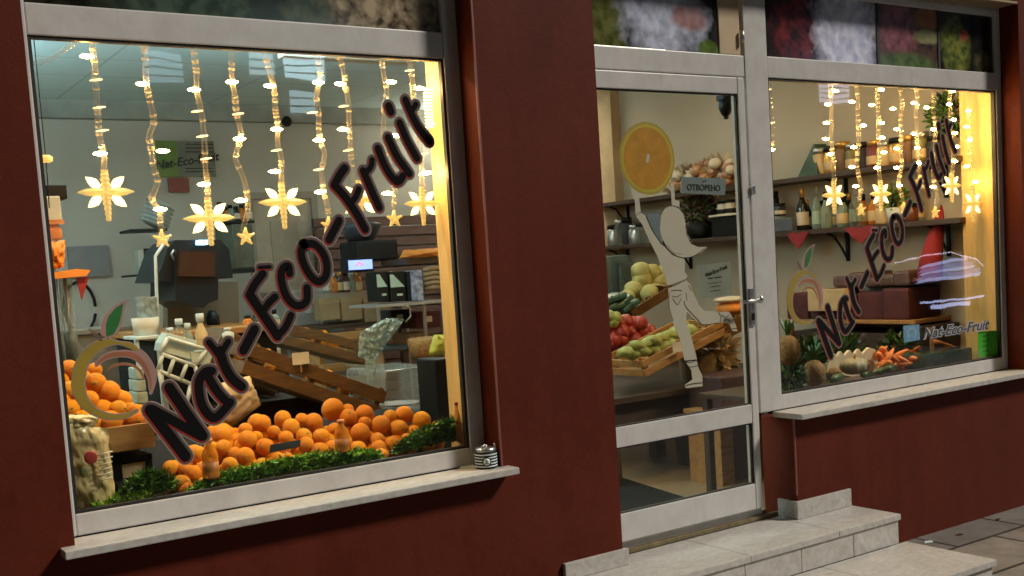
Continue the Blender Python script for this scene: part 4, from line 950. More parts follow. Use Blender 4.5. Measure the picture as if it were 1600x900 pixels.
# counter
a, b = pxb(238, 514, 440, 524, 2.0, .9)
t = thing('counter', 'service counter with an orange brown wooden top', 'counter', ((a[0]+b[0])/2, 2.4, FL))
part(t, 'counter_top', mat('amber_top', (.36, .17, .05), .4), lambda m: m.box(a, b, 0, .006)); part(t, 'counter_front', 'black_rough', lambda m: m.box((a[0]+.02, 2.04, FL), (b[0]-.02, 2.85, a[2]-.001)))
# white frame stand, cup tub with cups
t = thing('white_stand', 'white metal display stand holding the cup tub', 'stand', at(240, 600, 1.95))
part(t, 'stand_post', 'white', lambda m: m.tube([at(249, 527, 1.95), at(245, 470, 1.95), at(243, 400, 1.95), at(262, 372, 1.95)], .009, 8))
a, b = pxb(212, 525, 252, 530, 1.85, .25); part(t, 'stand_shelf', 'white', lambda m: m.box(a, b, 0, .004))
a_, b_ = pxb(206, 545, 222, 675, 1.7, .06)
part(t, 'stand_leg', 'white', lambda m: (m.box((a[0], 1.87, FL), (a[0]+.02, 1.89, a[2]-.001)), m.box((b[0]-.02, 1.87, FL), (b[0], 1.89, a[2]-.001))))
c = at(229, 524, 1.95); h = at(229, 496, 1.95).z-c.z
t = thing('cup_tub', 'cream plastic tub holding stacked paper cups', 'tub', c); part(t, 'tub_wall', 'offwhite', lambda m: m.lathe(c, [(.062, 0), (.07, h), (.066, h), (.06, h*.5)], 20))
for u in (222, 231, 240):
    p = at(u, 497, 1.95); solo('cup_stack', 'stack of blue white paper cups standing in the cream tub', 'cups', mat('paper_cup', (.50, .66, .76), .5), lambda m: [m.lathe(p+Vector((0, random.uniform(-.01, .01), k*.022)), [(.026, 0), (.021, .022), (.023, .024)], 14) for k in range(5)], 'paper cup stacks')
# tilted white crate with bottles
t = thing('bottle_rack', 'tilted white wire rack holding pale bottles in front of the juicer', 'rack', at(280, 600, 1.35))
def P(u, v, d=1.35): return at(u, v, d)
part(t, 'rack_frame', 'white', lambda m: [m.tube([P(*a_), P(*b_)], .010, 8) for a_, b_ in (((250,552),(305,572)),((245,578),(298,600)),((255,552),(246,580)),((272,560),(263,586)),((292,568),(282,594)),((250,552),(262,528)),((305,572),(322,546)),((262,528),(322,546)),((298,600),(290,640)),((305,572),(318,640)),((248,580),(262,640)))])
part(t, 'rack_tray', mat('mint_white', (.50, .62, .62), .4), lambda m: (prism(m, [(252,536),(262,520),(308,532),(300,562),(250,548)], 1.37, .1), prism(m, [(298,550),(322,548),(332,556),(326,572),(300,566)], 1.36, .1)))
for u, v, v1, r, mt, lb in ((268,540,512,.03,'clear','stubby clear bottle lying left in the white rack'),(283,545,498,.03,'clear','clear bottle with a white cap in the middle of the white rack'),(296,548,505,.026,'bottleglass','short greenish glass bottle in the white rack'),(317,552,490,.032,'kraft','tan bottle with a blue white cap right in the white rack'),(357,530,512,.03,'white','small white pot standing on the counter edge')):
    p = at(u, v, 1.55); h = at(u, v1, 1.55).z-p.z
    lathe_thing('bottle', lb, 'bottle', p, None, [('bottle_body', [(r*.9, 0), (r, .01), (r, h*.5), (r*.45, h*.72), (r*.42, h*.8)], mt), ('cap', [(r*.6, h*.8), (r*.62, h), (r*.5, h*1.01)], 'white')])
# pale things under it
a, b = pxb(212, 575, 232, 650, 1.5, .15); solo('white_box_stack', 'narrow white box standing behind the inner arc of the round logo', 'box', mat('mint_box', (.48, .58, .52), .4, .3, 14), lambda m: [m.box((a[0]+.004*k, 1.5, a[2]+k*(b[2]-a[2])/4+.004), (b[0]-.004*k, 1.65, a[2]+(k+1)*(b[2]-a[2])/4), 0, .006) for k in range(4)])
a, b = pxb(238, 697, 262, 745, .72, .15); solo('teal_box', 'small pale teal carton low beside the first letter', 'box', mat('pale_teal', (.36, .52, .55), .5), lambda m: (m.box(a, b, 0, .005), m.box((a[0]+.02, .75, FL), (a[0]+.05, .80, a[2]-.001))))
# dispenser cylinders at far left
for u0, u1, lb in ((82, 104, 'tall clear drink dispenser cylinder at the far left edge of the left window'), (105, 126, 'tall clear dispenser cylinder second from the left edge')):
    p = at((u0+u1)/2, 580, 1.1); r = (at(u1, 500, 1.1).x-at(u0, 500, 1.1).x)/2; h = at((u0+u1)/2, 432, 1.1).z-p.z
    t = thing('drink_dispenser', lb, 'dispenser', p, 'drink dispensers')
    part(t, 'cylinder', 'clear', lambda m: m.lathe(p, [(r, 0), (r, h), (r*.95, h), (r*.95, 0)], 24))
    part(t, 'cylinder_base', 'dgrey', lambda m: m.lathe(p+Vector((0, 0, -.12)), [(r*1.1, 0), (r*1.1, .119)], 20))
    part(t, 'chrome_rod', 'steel', lambda m: m.tube([p, p+Vector((0, 0, h))], .008, 8))
    part(t, 'drink', mat('pale_drink', (.10, .16, .17), .3), lambda m: m.lathe(p+Vector((0, 0, .002)), [(r*.9, 0), (r*.9, h*.42)], 20))
a, b = pxb(60, 575, 130, 700, 1.0, .35); solo('dispenser_table', 'dark stand under the clear drink dispensers', 'stand', 'black_rough', lambda m: m.box((a[0]-.2, 1.0, FL), b, 0, .005))
m = MB(); prism(m, [(78,426),(120,420),(142,422),(135,431),(82,436)], .98, .25); t = tag(m.build('flat_lid', 'orangecloth'), 'flat orange lid lying over the drink dispensers', 'lid')
m = MB(); bagmesh(m, [(76,378),(106,374),(104,416),(80,424)], 1.05, .1, 0, 4, .03, 12); tag(m.build('orange_paper', 'orangecloth'), 'crumpled orange paper bundle standing on the orange lid', 'paper')
m = MB(); prism(m, [(119,434),(139,432),(128,470)], 1.0, .004); tag(m.build('red_pennant', 'red'), 'small red pennant hanging from the orange lid', 'pennant')
a, b = pxb(66, 306, 96, 345, 1.3, .12); solo('steel_box', 'silver metal box above the wooden block at the far left', 'box', mat('silver_face', (.42, .46, .48), .3), lambda m: m.box(a, b, 0, .008))
a, b = pxb(72, 289, 105, 311, 1.45, .1); solo('black_speaker', 'small black box above the silver box at the far left', 'speaker', 'black', lambda m: m.box(a, b, 0, .006))
a, b = pxb(74, 351, 94, 374, 1.3, .1); solo('amber_jar', 'amber jar under the silver box at the far left', 'jar', 'amber', lambda m: (m.lathe(((a[0]+b[0])/2, 1.35, a[2]), [(.04, 0), (.045, .01), (.045, b[2]-a[2]-.02), (.03, b[2]-a[2])], 16), m.box((a[0]-.02, 1.29, b[2]+.001), (b[0]+.02, 1.4, b[2]+.02))))
q0 = at(85, 430, 1.4); solo('dispenser_column', 'thin steel column behind the far left boxes', 'column', 'steel', lambda m: m.tube([(q0.x, 1.5, FL), (q0.x, 1.5, 1.5)], .02, 10))
c = at(146, 480, 4.8); solo('cable_loop', 'black cable loop hanging on the back wall above the leaf of the logo', 'cable', 'black', lambda m: m.tube([c+Vector((.12*math.cos(a_/3), .45, .2*math.sin(a_/3))) for a_ in range(19)], .012, 6))
a, b = pxb(125, 520, 210, 640, 3.0, .5); a = (a[0], a[1], FL); solo('tan_cabinet', 'low brown grey cabinet behind the round logo', 'cabinet', mat('taupe', (.17, .145, .11), .6, .3), lambda m: (m.box(a, b, 0, .01), m.box((a[0]-.02, 2.98, b[2]+.001), (b[0]+.02, 3.5, b[2]+.03), 0, .004)))
# tilted wooden crates with fruit
def tilt_crate(name, label, tl, tr, hpx, d, depth, slats, fruits, mt='olddark', group='tilted fruit crates', fmat='orange', fr=.03, tilt=.0):
    A = at(*tl, d); Bp = at(*tr, d); ax = (Bp-A); L_ = ax.length; ux = ax.normalized(); up = Vector((-ux.z, 0, ux.x))
    if up.z < 0: up = -up
    H = hpx*((A-CAM).dot(Fv))/f_; yv = Vector((0, 1, 0))
    R3 = Matrix((ux, yv, up)).transposed()
    t = thing(name, label, 'crate', A, group)
    def bd(m, x0, x1, yy0, yy1, z0, z1): m.obox(A+ux*((x0+x1)/2)+yv*((yy0+yy1)/2)+up*((z0+z1)/2), (x1-x0, yy1-yy0, z1-z0), R3, 0, .003)
    def f(m):
        n = slats; g_ = H/(n*1.35-.35); 
        for k in range(n): z = -H+k*g_*1.35; bd(m, 0, L_, 0, .014, z, z+g_)
    part(t, 'front_slats', mt, f)
    def f(m):
        n = slats; g_ = H/(n*1.35-.35)
        for k in range(n): z = -H+k*g_*1.35; bd(m, 0, L_, depth, depth+.014, z+.02, z+g_+.02)
        for xx in (0, L_-.014):
            for k in range(n): z = -H+k*g_*1.35; bd(m, xx, xx+.014, .0145, depth-.001, z, z+g_)
    part(t, 'side_slats', mt, f)
    part(t, 'crate_bottom', mt, lambda m: bd(m, .015, L_-.015, .016, depth-.002, -H, -H+.012))
    part(t, 'corner_post', mt, lambda m: [bd(m, xx, xx+.03, .015, .045, -H+.013, .01) for xx in (.016, L_-.046, L_*.45)])
    rr = random.Random(len(label))
    for k in range(fruits):
        x = rr.uniform(.06, L_-.06); yy = rr.uniform(.06, depth-.04); r = fr*rr.uniform(.85, 1.15)
        o = None; p = A+ux*x+yv*yy+up*(-H*.25+rr.uniform(-.02, .03))
        yield_fruits.append((p, r, fmat, label))
    return t
yield_fruits = []
tilt_crate('fruit_crate', 'long wooden crate tilted down to the right behind the orange pile, holding dull orange fruit', (392,536), (606,612), 50, 1.25, .36, 2, 26)
tilt_crate('fruit_crate', 'wooden crate at the upper left of the long tilted crate, behind the letter t', (352,512), (455,566), 62, 1.7, .36, 2, 10)
tilt_crate('fruit_crate', 'second tilted crate further back under the cardboard boxes', (420,498), (590,540), 34, 2.3, .40, 2, 12)
# low glass vitrine and items right
a, b = pxb(604, 575, 690, 650, 1.3, .5)
t = thing('glass_vitrine', 'low glass display dome right of the tilted crates', 'vitrine', ((a[0]+b[0])/2, 1.5, a[2]))
part(t, 'glass_cover', 'clear', lambda m: m.box(a, b, 0, .03)); part(t, 'vitrine_base', 'black', lambda m: m.box((a[0]-.02, 1.28, FL), (b[0]+.02, 1.82, a[2]-.001), 0, .006))
part(t, 'metal_rim', 'steel', lambda m: m.tube([(a[0], 1.29, b[2]), (b[0], 1.29, b[2])], .005, 6))
part(t, 'glass_plate', 'greybox', lambda m: m.lathe(((a[0]+b[0])/2, 1.5, a[2]+.04), [(.05, 0), (.10, .015), (.132, .019), (.05, .006)], 24))
a, b = pxb(684, 560, 712, 680, .9, .2); solo('black_bin', 'tall black container near the pine board', 'bin', 'black', lambda m: (m.box((a[0], .9, FL), b, 0, .01), m.box((a[0]+.02, .894, b[2]-.05), (a[0]+.035, .899, b[2]-.02), 0)))
m = MB(); bagmesh(m, [(684,524),(706,522),(706,556),(676,556)], 1.5, .1, 0, 7, .02, 10); tag(m.build('snack_bag', 'yellowgreen'), 'yellow green snack bag against the pine board', 'bag')
c = at(668, 540, 1.9); solo('wicker_basket', 'round brown wicker basket behind the vitrine', 'basket', 'pineapple', lambda m: m.lathe(c+Vector((0, 0, -.08)), [(.08, 0), (.11, .04), (.12, .12), (.11, .13), (.10, .05)], 24))
# hanging crinkled clear bag
t = thing('hanging_plastic_bag', 'crinkled clear plastic bag bundle hanging in the middle of the left window', 'plastic bag', at(590, 600, 1.0))
m = MB(); bagmesh(m, [(608,497),(636,500),(606,540),(566,520)], 1.0, .06, 0, 2, .03, 18); bagmesh(m, [(566,520),(607,540),(586,568),(564,558)], 1.01, .06, 0, 6, .03, 16); bagmesh(m, [(572,560),(590,562),(588,600),(576,600)], 1.0, .03, 0, 8, .015, 10); m.build('bag_film', 'plastic_bag', t)
part(t, 'hook_wire', 'steel', lambda m: m.tube([at(634, 503, 1.0), at(642, 494, 1.0), at(640, 480, 1.0), at(636, 478, 1.0)], .004, 6))
# dark block added behind the pile so that its lower part stays dark, plus wooden base
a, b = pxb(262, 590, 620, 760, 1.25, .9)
solo('dark_fill_block', 'dark wooden block added to keep the space below the tilted crates dark', 'counter', 'darkwood', lambda m: (m.box((a[0]+.1, 1.32, FL), (b[0], 2.0, -.03), 0, .01), m.box((a[0]+.4, 1.6, -.029), (b[0]-.2, 1.95, .12), 0, .01)))

def jar_at(u, vb, vt, d, r_, label, body, cap, lab=None, group=None):
    p = at(u, vb, d); h = at(u, vt, d).z-p.z
    ps = [('jar_body', [(r_*.9, 0), (r_, .01), (r_, h*.6), (r_*.5, h*.78)], body), ('cap', [(r_*.55, h*.78), (r_*.55, h)], cap)]
    if lab: ps.insert(1, ('paper_label', [(r_*1.004, h*.12), (r_*1.012, h*.13), (r_*1.012, h*.5), (r_*1.004, h*.51)], lab))
    return lathe_thing('small_bottle', label, 'bottle', p, group, ps)
rw = random.Random(5); ORD = ['first', 'second', 'third', 'fourth', 'fifth', 'sixth', 'seventh', 'eighth', 'ninth', 'tenth']
for k, u in enumerate((512, 522, 531, 541, 550, 560, 583, 596, 612, 624)):
    jar_at(u, 457, 457-rw.uniform(22, 34), 4.1, .035, '%s bottle, %s from the left in the row on the long pale worktop' % (['greenish', 'amber', 'dark grey', 'maroon'][k % 4], ORD[k]), ['bottleglass', 'amber', 'dgrey', 'redbrown'][k % 4], ['black', 'white', 'brass'][k % 3], ['offwhite', None, 'kraft'][k % 3], 'bottles on the worktop')
for k, u in enumerate((345, 353, 361, 370, 379, 388)):
    jar_at(u, 345, 345-rw.uniform(20, 30), 4.4, .035, '%s bottle, %s from the left on the thin high shelf behind the stars' % (['dark grey', 'amber', 'greenish'][k % 3], ORD[k]), ['dgrey', 'amber', 'bottleglass'][k % 3], 'black', 'offwhite' if k % 2 else None, 'bottles on the high shelf')
for k, u in enumerate((388, 402, 416, 430)):
    jar_at(u, 516, 516-rw.uniform(24, 34), 2.2, .03, '%s bottle, %s from the left on the service counter' % (['amber', 'dark grey', 'cream', 'greenish'][k], ORD[k]), ['amber', 'dgrey', 'offwhite', 'bottleglass'][k], 'black', 'kraft' if k % 2 else None, 'bottles on the counter')
def pcard(u, v, d, label):
    p = at(u, v, d); t = thing('price_card', label, 'price card', p)
    part(t, 'card_face', 'offwhite', lambda m: m.box((p.x-.045, p.y, p.z-.03), (p.x+.045, p.y+.002, p.z+.03)))
    part(t, 'card_stick', 'crate', lambda m: m.box((p.x-.004, p.y+.0025, p.z-.07), (p.x+.004, p.y+.006, p.z+.01)))
pcard(470, 560, 1.22, 'small white price card on the long tilted crate behind the oranges')
pcard(1060, 542, .97, 'small white price card on the squash crate behind the sticker leg')
a, b = pxb(640, 425, 700, 427, 3.9, .3)
for k, (u0, v0, u1, v1, mt_, lb) in enumerate(((408, 545, 440, 575, 'kraft', 'small kraft box leaning in the dark gap behind the first dash'), (560, 545, 600, 572, 'card', 'brown box in the dark behind the hanging plastic bag'), (640, 520, 676, 548, 'olddark', 'old wooden box behind the vitrine'), (650, 486, 690, 512, 'redbrown', 'dark maroon box on the lower rack shelf'), (612, 484, 640, 508, 'dgrey', 'dark grey box on the lower rack shelf'))):
    a, b = pxb(u0, v0, u1, v1, 2.9+.12*k, .25)
    t = thing('storage_box', lb, 'box', ((a[0]+b[0])/2, a[1], a[2])); part(t, 'box_body', mt_, lambda m: m.box(a, b, 0, .006)); part(t, 'box_label', 'offwhite', lambda m: m.box((a[0]+(b[0]-a[0])*.3, a[1]-.003, a[2]+(b[2]-a[2])*.35), (a[0]+(b[0]-a[0])*.62, a[1]-.0005, a[2]+(b[2]-a[2])*.7)))
# ------------------------------------------------------------------ side wall (right) with shelves
SX = 5.6
def swall(px, proud, back=0):
    """box standing against the side wall whose face nearest the room (x=SX-proud) covers px columns x0..x1 and rows y0..y1"""
    x0, y0, x1, y1 = px; X = SX-proud; xm, ym = (x0+x1)/2, (y0+y1)/2
    ya = atx(x0, ym, X).y; yb = atx(x1, ym, X).y
    return (X, yb, atx(xm, y1, X).z), (SX-back-.002, ya, atx(xm, y0, X).z)
def wshelf(label, pL, pR, d=.25):
    X = SX-d; A = atx(*pL, X); Bq = atx(*pR, X); z = (A.z+Bq.z)/2
    t = thing('wall_shelf', label, 'shelf', (SX, (A.y+Bq.y)/2, z))
    part(t, 'shelf_board', 'darkwood', lambda m: m.box((X, Bq.y, z-.035), (SX-.002, A.y, z), 0, .004))
    n = 5
    for k in range(n):
        y = Bq.y+.25+(A.y-Bq.y-.5)*k/(n-1)
        part(t, 'shelf_bracket', 'black', lambda m: (m.box((SX-.02, y-.012, z-.24), (SX-.003, y+.012, z-.036)), m.tube([(SX-.02, y, z-.22), (SX-.07, y, z-.15), (SX-.15, y, z-.06), (SX-.22, y, z-.037)], .009, 6)))
    return t, z
_, ZU = wshelf('long dark upper shelf on the right side wall', (920,318), (1496,246))
_, ZL = wshelf('long dark lower shelf on the right side wall, with black brackets', (920,388), (1500,338))
def on_shelf(u, z, prof_fn, off=.13): 
    """point on a shelf top (x=SX-off) seen at column u"""
    X = SX-off
    lo, hi = 0, 900
    for _ in range(40):
        mid = (lo+hi)/2
        if atx(u, mid, X).z > z: lo = mid
        else: hi = mid
    return Vector((X, atx(u, lo, X).y, z)), lo
def shelf_bottle(u, vt, z, r, label, body, cap, capfrac=.3, lab=None, name='bottle', cat='bottle', shape='bottle', group=None, off=.13):
    p, vb = on_shelf(u, z, None, off); p = p+Vector((0, 0, .001)); h = max(.05, atx(u, vt, SX-off).z-z)
    if shape == 'bottle':
        bp = [(r*.9, 0), (r, .01), (r, h*.52), (r*.5, h*.70), (r*.36, h*.78)]; cp = [(r*.40, h*.78), (r*.42, h*.98), (r*.3, h)]
    elif shape == 'jar':
        bp = [(r*.92, 0), (r, .01), (r, h*.74), (r*.8, h*.8)]; cp = [(r*.9, h*.8), (r*.9, h), (r*.8, h*1.01)]
    else:
        bp = [(r*.75, 0), (r, h*.5), (r*.95, h*.8)]; cp = [(r*.96, h*.8), (r*.9, h)]
    ps = [(cat+'_body' if cat in ('bottle', 'jar') else 'body', bp, body), ('cap', cp, cap)]
    if lab: ps.append(('paper_label', [(r*1.005, h*.12), (r*1.01, h*.13), (r*1.01, h*.42), (r*1.005, h*.43)], lab))
    return lathe_thing(name, label, cat, p, group, ps)
# lower shelf, right window
shelf_bottle(1255, 294, ZL, .045, 'dark champagne bottle with gold foil neck on the lower side shelf', mat('champagne_glass', (.015, .012, .006), .1), 'brass', lab='offwhite')
shelf_bottle(1277, 292, ZL, .035, 'tall pale green clear bottle beside the champagne bottle', 'bottleglass', 'bottleglass', lab=mat('mint_label', (.35, .5, .45), .5))
shelf_bottle(1292, 300, ZL, .04, 'clear green bottle partly behind the first large star of the right window', 'bottleglass', 'black')
shelf_bottle(1318, 305, ZL, .045, 'bottle with dark cap and beige label under the upper shelf', 'bottleglass', 'black', lab='kraft')
shelf_bottle(1338, 292, ZL, .045, 'clear ribbed bottle above the right red heart', 'clear', 'clear', lab='bottleglass')
shelf_bottle(1366, 300, ZL, .04, 'amber liqueur bottle on the lower side shelf', 'amber', 'black', lab='kraft')
shelf_bottle(1380, 318, ZL, .05, 'beige paper covered canister on the lower side shelf', 'kraft', 'kraft', name='canister', cat='canister', shape='jar')
shelf_bottle(1423, 318, ZL, .05, 'dark brown jar with a round body near the letter F', mat('brown_glass', (.10, .03, .015), .2), 'black', name='jar', cat='jar', shape='jar')
p, _ = on_shelf(1400, ZL, None); t = thing('potted_plant', 'small bushy plant in a white pot on the lower side shelf', 'potted plant', p)
part(t, 'pot', 'white', lambda m: m.lathe(p+Vector((0, 0, .001)), [(.05, 0), (.065, .10), (.06, .10), (.05, .09)], 18))
def foliage(m, c, r, n, ln=.035, seed=0, fl=1.0):
    rnd = random.Random(seed)
    for k in range(n):
        v = Vector((rnd.gauss(0, 1), rnd.gauss(0, 1), rnd.gauss(0, 1)*fl)).normalized()*(r*rnd.random()**.4)
        q = Vector(c)+v; d_ = (v.normalized()+Vector((rnd.uniform(-.6, .6), rnd.uniform(-.6, .6), rnd.uniform(-.3, .6)))).normalized()*ln*rnd.uniform(.6, 1.3)
        s_ = d_.cross(Vector((rnd.uniform(-1, 1), rnd.uniform(-1, 1), .3))).normalized()*ln*.22
        m.add([q, q+d_*.5+s_, q+d_, q+d_*.5-s_], [(0, 1, 2, 3)], 0 if rnd.random() < .65 else 1)
part(t, 'leaves', ['dkgreen', 'green'], lambda m: foliage(m, p+Vector((0, 0, .16)), .08, 260, .035, 1))
for k, u in enumerate((1262, 1286, 1305, 1328, 1350, 1372, 1393, 1412, 1435)):
    shelf_bottle(u, 312-.16*(u-1262)+(k % 3)*5, ZL, .04, '%s bottle in the back row of the lower side shelf, %s from the left' % (['dark', 'amber', 'clear green'][k % 3], ORD[k]), ['black', 'amber', 'bottleglass'][k % 3], ['brass', 'black', 'white'][k % 3], lab='offwhite' if k % 2 else 'kraft', off=.06, group='back row bottles')
# left end of lower shelf items in right window
a, b = swall((1205, 342, 1237, 372), .22); solo('grey_kettle_box', 'dark blue grey box at the left end of the lower shelf in the right window', 'box', mat('blue_grey', (.09, .10, .13), .5), lambda m: m.box((a[0], a[1], ZL+.001), b, 0, .01))
shelf_bottle(1218, 318, ZL+.12, .05, 'jar with dark lid and beige label on the dark blue grey box', 'dgrey', 'black', lab='offwhite', name='jar', cat='jar', shape='jar')
shelf_bottle(1210, 300, ZL+.12, .04, 'small black jar at the far left end of the shelf by the white post', 'black', 'black', name='jar', cat='jar', shape='jar')
# upper shelf, right window
a, b = swall((1245, 226, 1277, 272), .2)
def f(m):
    x0, x1 = a[0], b[0]; z0 = ZU+.001; z1 = b[2]
    m.add([(x0, a[1], z0), (x1, a[1], z0), (x1, b[1], z0), (x0, b[1], z0), (x0+.04, a[1]+.05, z1), (x1-.04, a[1]+.05, z1), (x1-.04, b[1]-.12, z1), (x0+.04, b[1]-.12, z1)], [(0,3,2,1),(4,5,6,7),(0,1,5,4),(1,2,6,5),(2,3,7,6),(3,0,4,7)])
solo('green_gift_box', 'dark green tapered gift box at the left end of the upper shelf', 'box', mat('deep_green', (.025, .07, .035), .4, .5, 10), f)
rnd = random.Random(11)
up_mats = ['kraft', 'brass', mat('brown_pack', (.14, .07, .035), .5, .4, 14), mat('olive_pack', (.16, .14, .05), .5, .4, 14), 'dgrey', mat('wine_pack', (.16, .03, .03), .5)]
labs = ['silver topped jar beside the green gift box', 'beige jar on the upper shelf under the third bulb strand', 'tall brown jar on the upper shelf behind the first large star', 'olive tin on the upper shelf left of the letter F', 'gold lidded jar in the middle of the upper shelf', 'dark grey tin on the upper shelf', 'wine red tin on the upper shelf above the potted plant', 'beige tin on the upper shelf behind the letter F', 'brown tin near the right end of the upper shelf', 'olive jar second from the right end of the upper shelf', 'wine red jar at the right end of the upper shelf']
for k, u in enumerate((1283, 1300, 1318, 1334, 1350, 1367, 1384, 1402, 1420, 1440, 1462)):
    p, vb = on_shelf(u, ZU, None); shelf_bottle(u, vb-(36+rnd.random()*12), ZU, .055, labs[k], up_mats[k % 6], ['steel', 'black', 'brass'][k % 3], lab='kraft' if k % 2 else None, name='jar', cat='jar', shape='jar', group='jars on the upper shelf')
# bunch of red onions / woven strings on upper shelf in door view
t = thing('onion_heap', 'heap of brown and cream onions on the upper shelf behind the door glass', 'onions', on_shelf(1100, ZU, None)[0])
def f(m):
    r_ = random.Random(4)
    for k in range(80):
        u = r_.uniform(1050, 1146); q, vb = on_shelf(u, ZU, None, .14); top = 20+22*math.sin((u-1040)/110*PI*.8)
        X = SX-r_.uniform(.06, .24); v = vb-r_.uniform(2, max(8, top)); c = atx(u, v, X); rr = r_.uniform(.035, .055)
        m.blob((c.x, c.y, max(c.z, ZU+rr)), (rr, rr, rr*.9), 0 if r_.random() < .6 else 1, .15, 2, 2, None, k)
part(t, 'bulbs', ['onion', 'offwhite'], f)
part(t, 'dry_leaves', ['card', 'kraft'], lambda m: [foliage(m, (SX-.14, on_shelf(u, ZU, None)[0].y, ZU+.10), .12, 70, .09, u) for u in (1055, 1080, 1105, 1130)])
# door view: lower shelf goods
mats_ = ['steel', 'clear', 'dgrey']
lb3 = ['first steel topped jar from the left on the lower shelf behind the door', 'second clear jar from the left on the lower shelf behind the door', 'steel canister under the orange slice on the lower shelf', 'squat dark jar on the lower shelf beside the raised arm sticker', 'clear jar half hidden by the raised arm sticker']
for k, (u, vt) in enumerate(((958, 352), (970, 344), (981, 340), (992, 352), (1003, 348))):
    shelf_bottle(u, vt, ZL, .05, lb3[k], mats_[k % 3], 'steel' if k % 2 else 'black', name='jar', cat='jar', shape='jar')
a, b = swall((1112, 338, 1152, 368), .22); t = thing('black_scale', 'black boxy scale on the lower shelf by the door post', 'scale', ((a[0]+b[0])/2, (a[1]+b[1])/2, ZL))
part(t, 'scale_body', 'black', lambda m: m.box((a[0], a[1], ZL+.001), b, 0, .01)); part(t, 'scale_tray', 'offwhite', lambda m: m.box((a[0]-.01, a[1]-.02, b[2]+.002), (b[0], b[1]+.02, b[2]+.018), 0, .003))
p, _ = on_shelf(1093, ZL, None); solo('dark_pot', 'rounded black pot with a handle left of the black scale', 'pot', 'black', lambda m: (m.lathe(p+Vector((0, 0, .001)), [(.07, 0), (.10, .05), (.10, .12), (.05, .16)], 20), m.tube([p+Vector((0, .1, .1)), p+Vector((0, .25, .12))], .014, 8)))
for k, (u, vt) in enumerate(((1130, 314), (1142, 312))):
    shelf_bottle(u, vt, ZL+.165, .045, ['spice jar with dark lid, left one on top of the black scale', 'spice jar with dark lid, right one on top of the black scale'][k], 'offwhite', 'black', name='jar', cat='jar', shape='jar', lab='black')
c = on_shelf(1068, ZU, None)[0]
solo('hanging_dry_bouquet', 'dark dried bouquet hanging below the upper shelf by the open sign', 'dried plant', ['darkwood', 'dkgreen'], lambda m: foliage(m, (SX-.13, on_shelf(1090, ZU, None)[0].y, ZU-.16), .13, 300, .06, 5))
# red hearts pennants under the shelf
for u, v, lb in ((1246, 365, 'small red fabric heart hanging under the lower shelf, left one'), (1344, 356, 'larger red fabric heart hanging under the lower shelf, right one')):
    c = atx(u, v, SX-.26); w = .10 if u == 1246 else .13
    def f(m):
        pts = [(c.y-w, c.z), (c.y-w*.5, c.z+.012), (c.y, c.z-.004), (c.y+w*.5, c.z+.012), (c.y+w, c.z), (c.y+w*.5, c.z-.06), (c.y, c.z-.11), (c.y-w*.5, c.z-.06)]
        n = len(pts); vs = [(SX-.262, y, z) for y, z in pts]+[(SX-.254, y, z) for y, z in pts]
        m.add(vs, [tuple(range(n)), tuple(range(2*n-1, n-1, -1))]+[(k, (k+1) % n, n+(k+1) % n, n+k) for k in range(n)])
    solo('red_heart', lb, 'heart', 'red', f, 'red hearts under the shelf')
# wall clips / lamp spot, wreath
c = at(1482, 178, .42); solo('evergreen_wreath', 'dark evergreen wreath hanging high beside the pine board of the right window', 'wreath', ['dkgreen', 'black_rough'], lambda m: foliage(m, c, .13, 700, .04, 8, 1.4))
# hat
t = thing('gnome_hat', 'tall pointed dark red felt hat standing behind the right window', 'hat', at(1455, 428, .45))
part(t, 'hat_cone', 'hat_red', lambda m: m.tube([at(u, v, .45) for u, v in ((1452,436),(1456,400),(1462,370),(1467,350),(1470,330),(1471,320))], 0, 16, 0, True, lambda i: (.085, .068, .05, .036, .018, .004)[i]))
part(t, 'hat_brim', 'redbrown', lambda m: m.lathe(at(1452, 440, .45), [(.09, 0), (.11, .01), (.09, .03)], 20))
# brown racks under the side shelves seen in right window
t = thing('sack_rack', 'maroon and brown rack of sacks against the right side wall below the shelves', 'rack', (5.35, 1.6, FL))
for (x0, y0, x1, y1), mt, nm in (((1228, 452, 1420, 500), 'redbrown', 'sack_row'), ((1300, 425, 1420, 448), 'plank', 'sack_row')):
    a, b = swall((x0, y0, x1, y1), .35)
    def f(m, a=a, b=b):
        n = 5
        for k in range(n):
            yy = a[1]+(b[1]-a[1])*(k+.5)/n; m.box((a[0]+.01*(k % 2), yy-(b[1]-a[1])/n*.49, a[2]), (SX-.01, yy+(b[1]-a[1])/n*.49, b[2]-.02*(k % 3)), 0, .02)
    part(t, nm, mt, f)
a, b = swall((1228, 500, 1430, 506), .38); part(t, 'rack_board', 'crate', lambda m: (m.box(a, b, 0, .004), m.box((a[0], a[1], FL), (a[0]+.04, a[1]+.04, a[2]-.001)), m.box((a[0], b[1]-.04, FL), (a[0]+.04, b[1], a[2]-.001))))
a, b = swall((1262, 452, 1320, 486), .42); t2 = solo('cardboard_box', 'tan cardboard box standing on the maroon sack rack', 'box', 'kraft', lambda m: m.box((a[0], a[1], a[2]), (a[0]+.06, b[1], b[2]), 0, .005))
a, b = swall((1228, 520, 1430, 560), .36); part(t, 'rack_drawer', 'darkwood', lambda m: m.box(a, b, 0, .005))

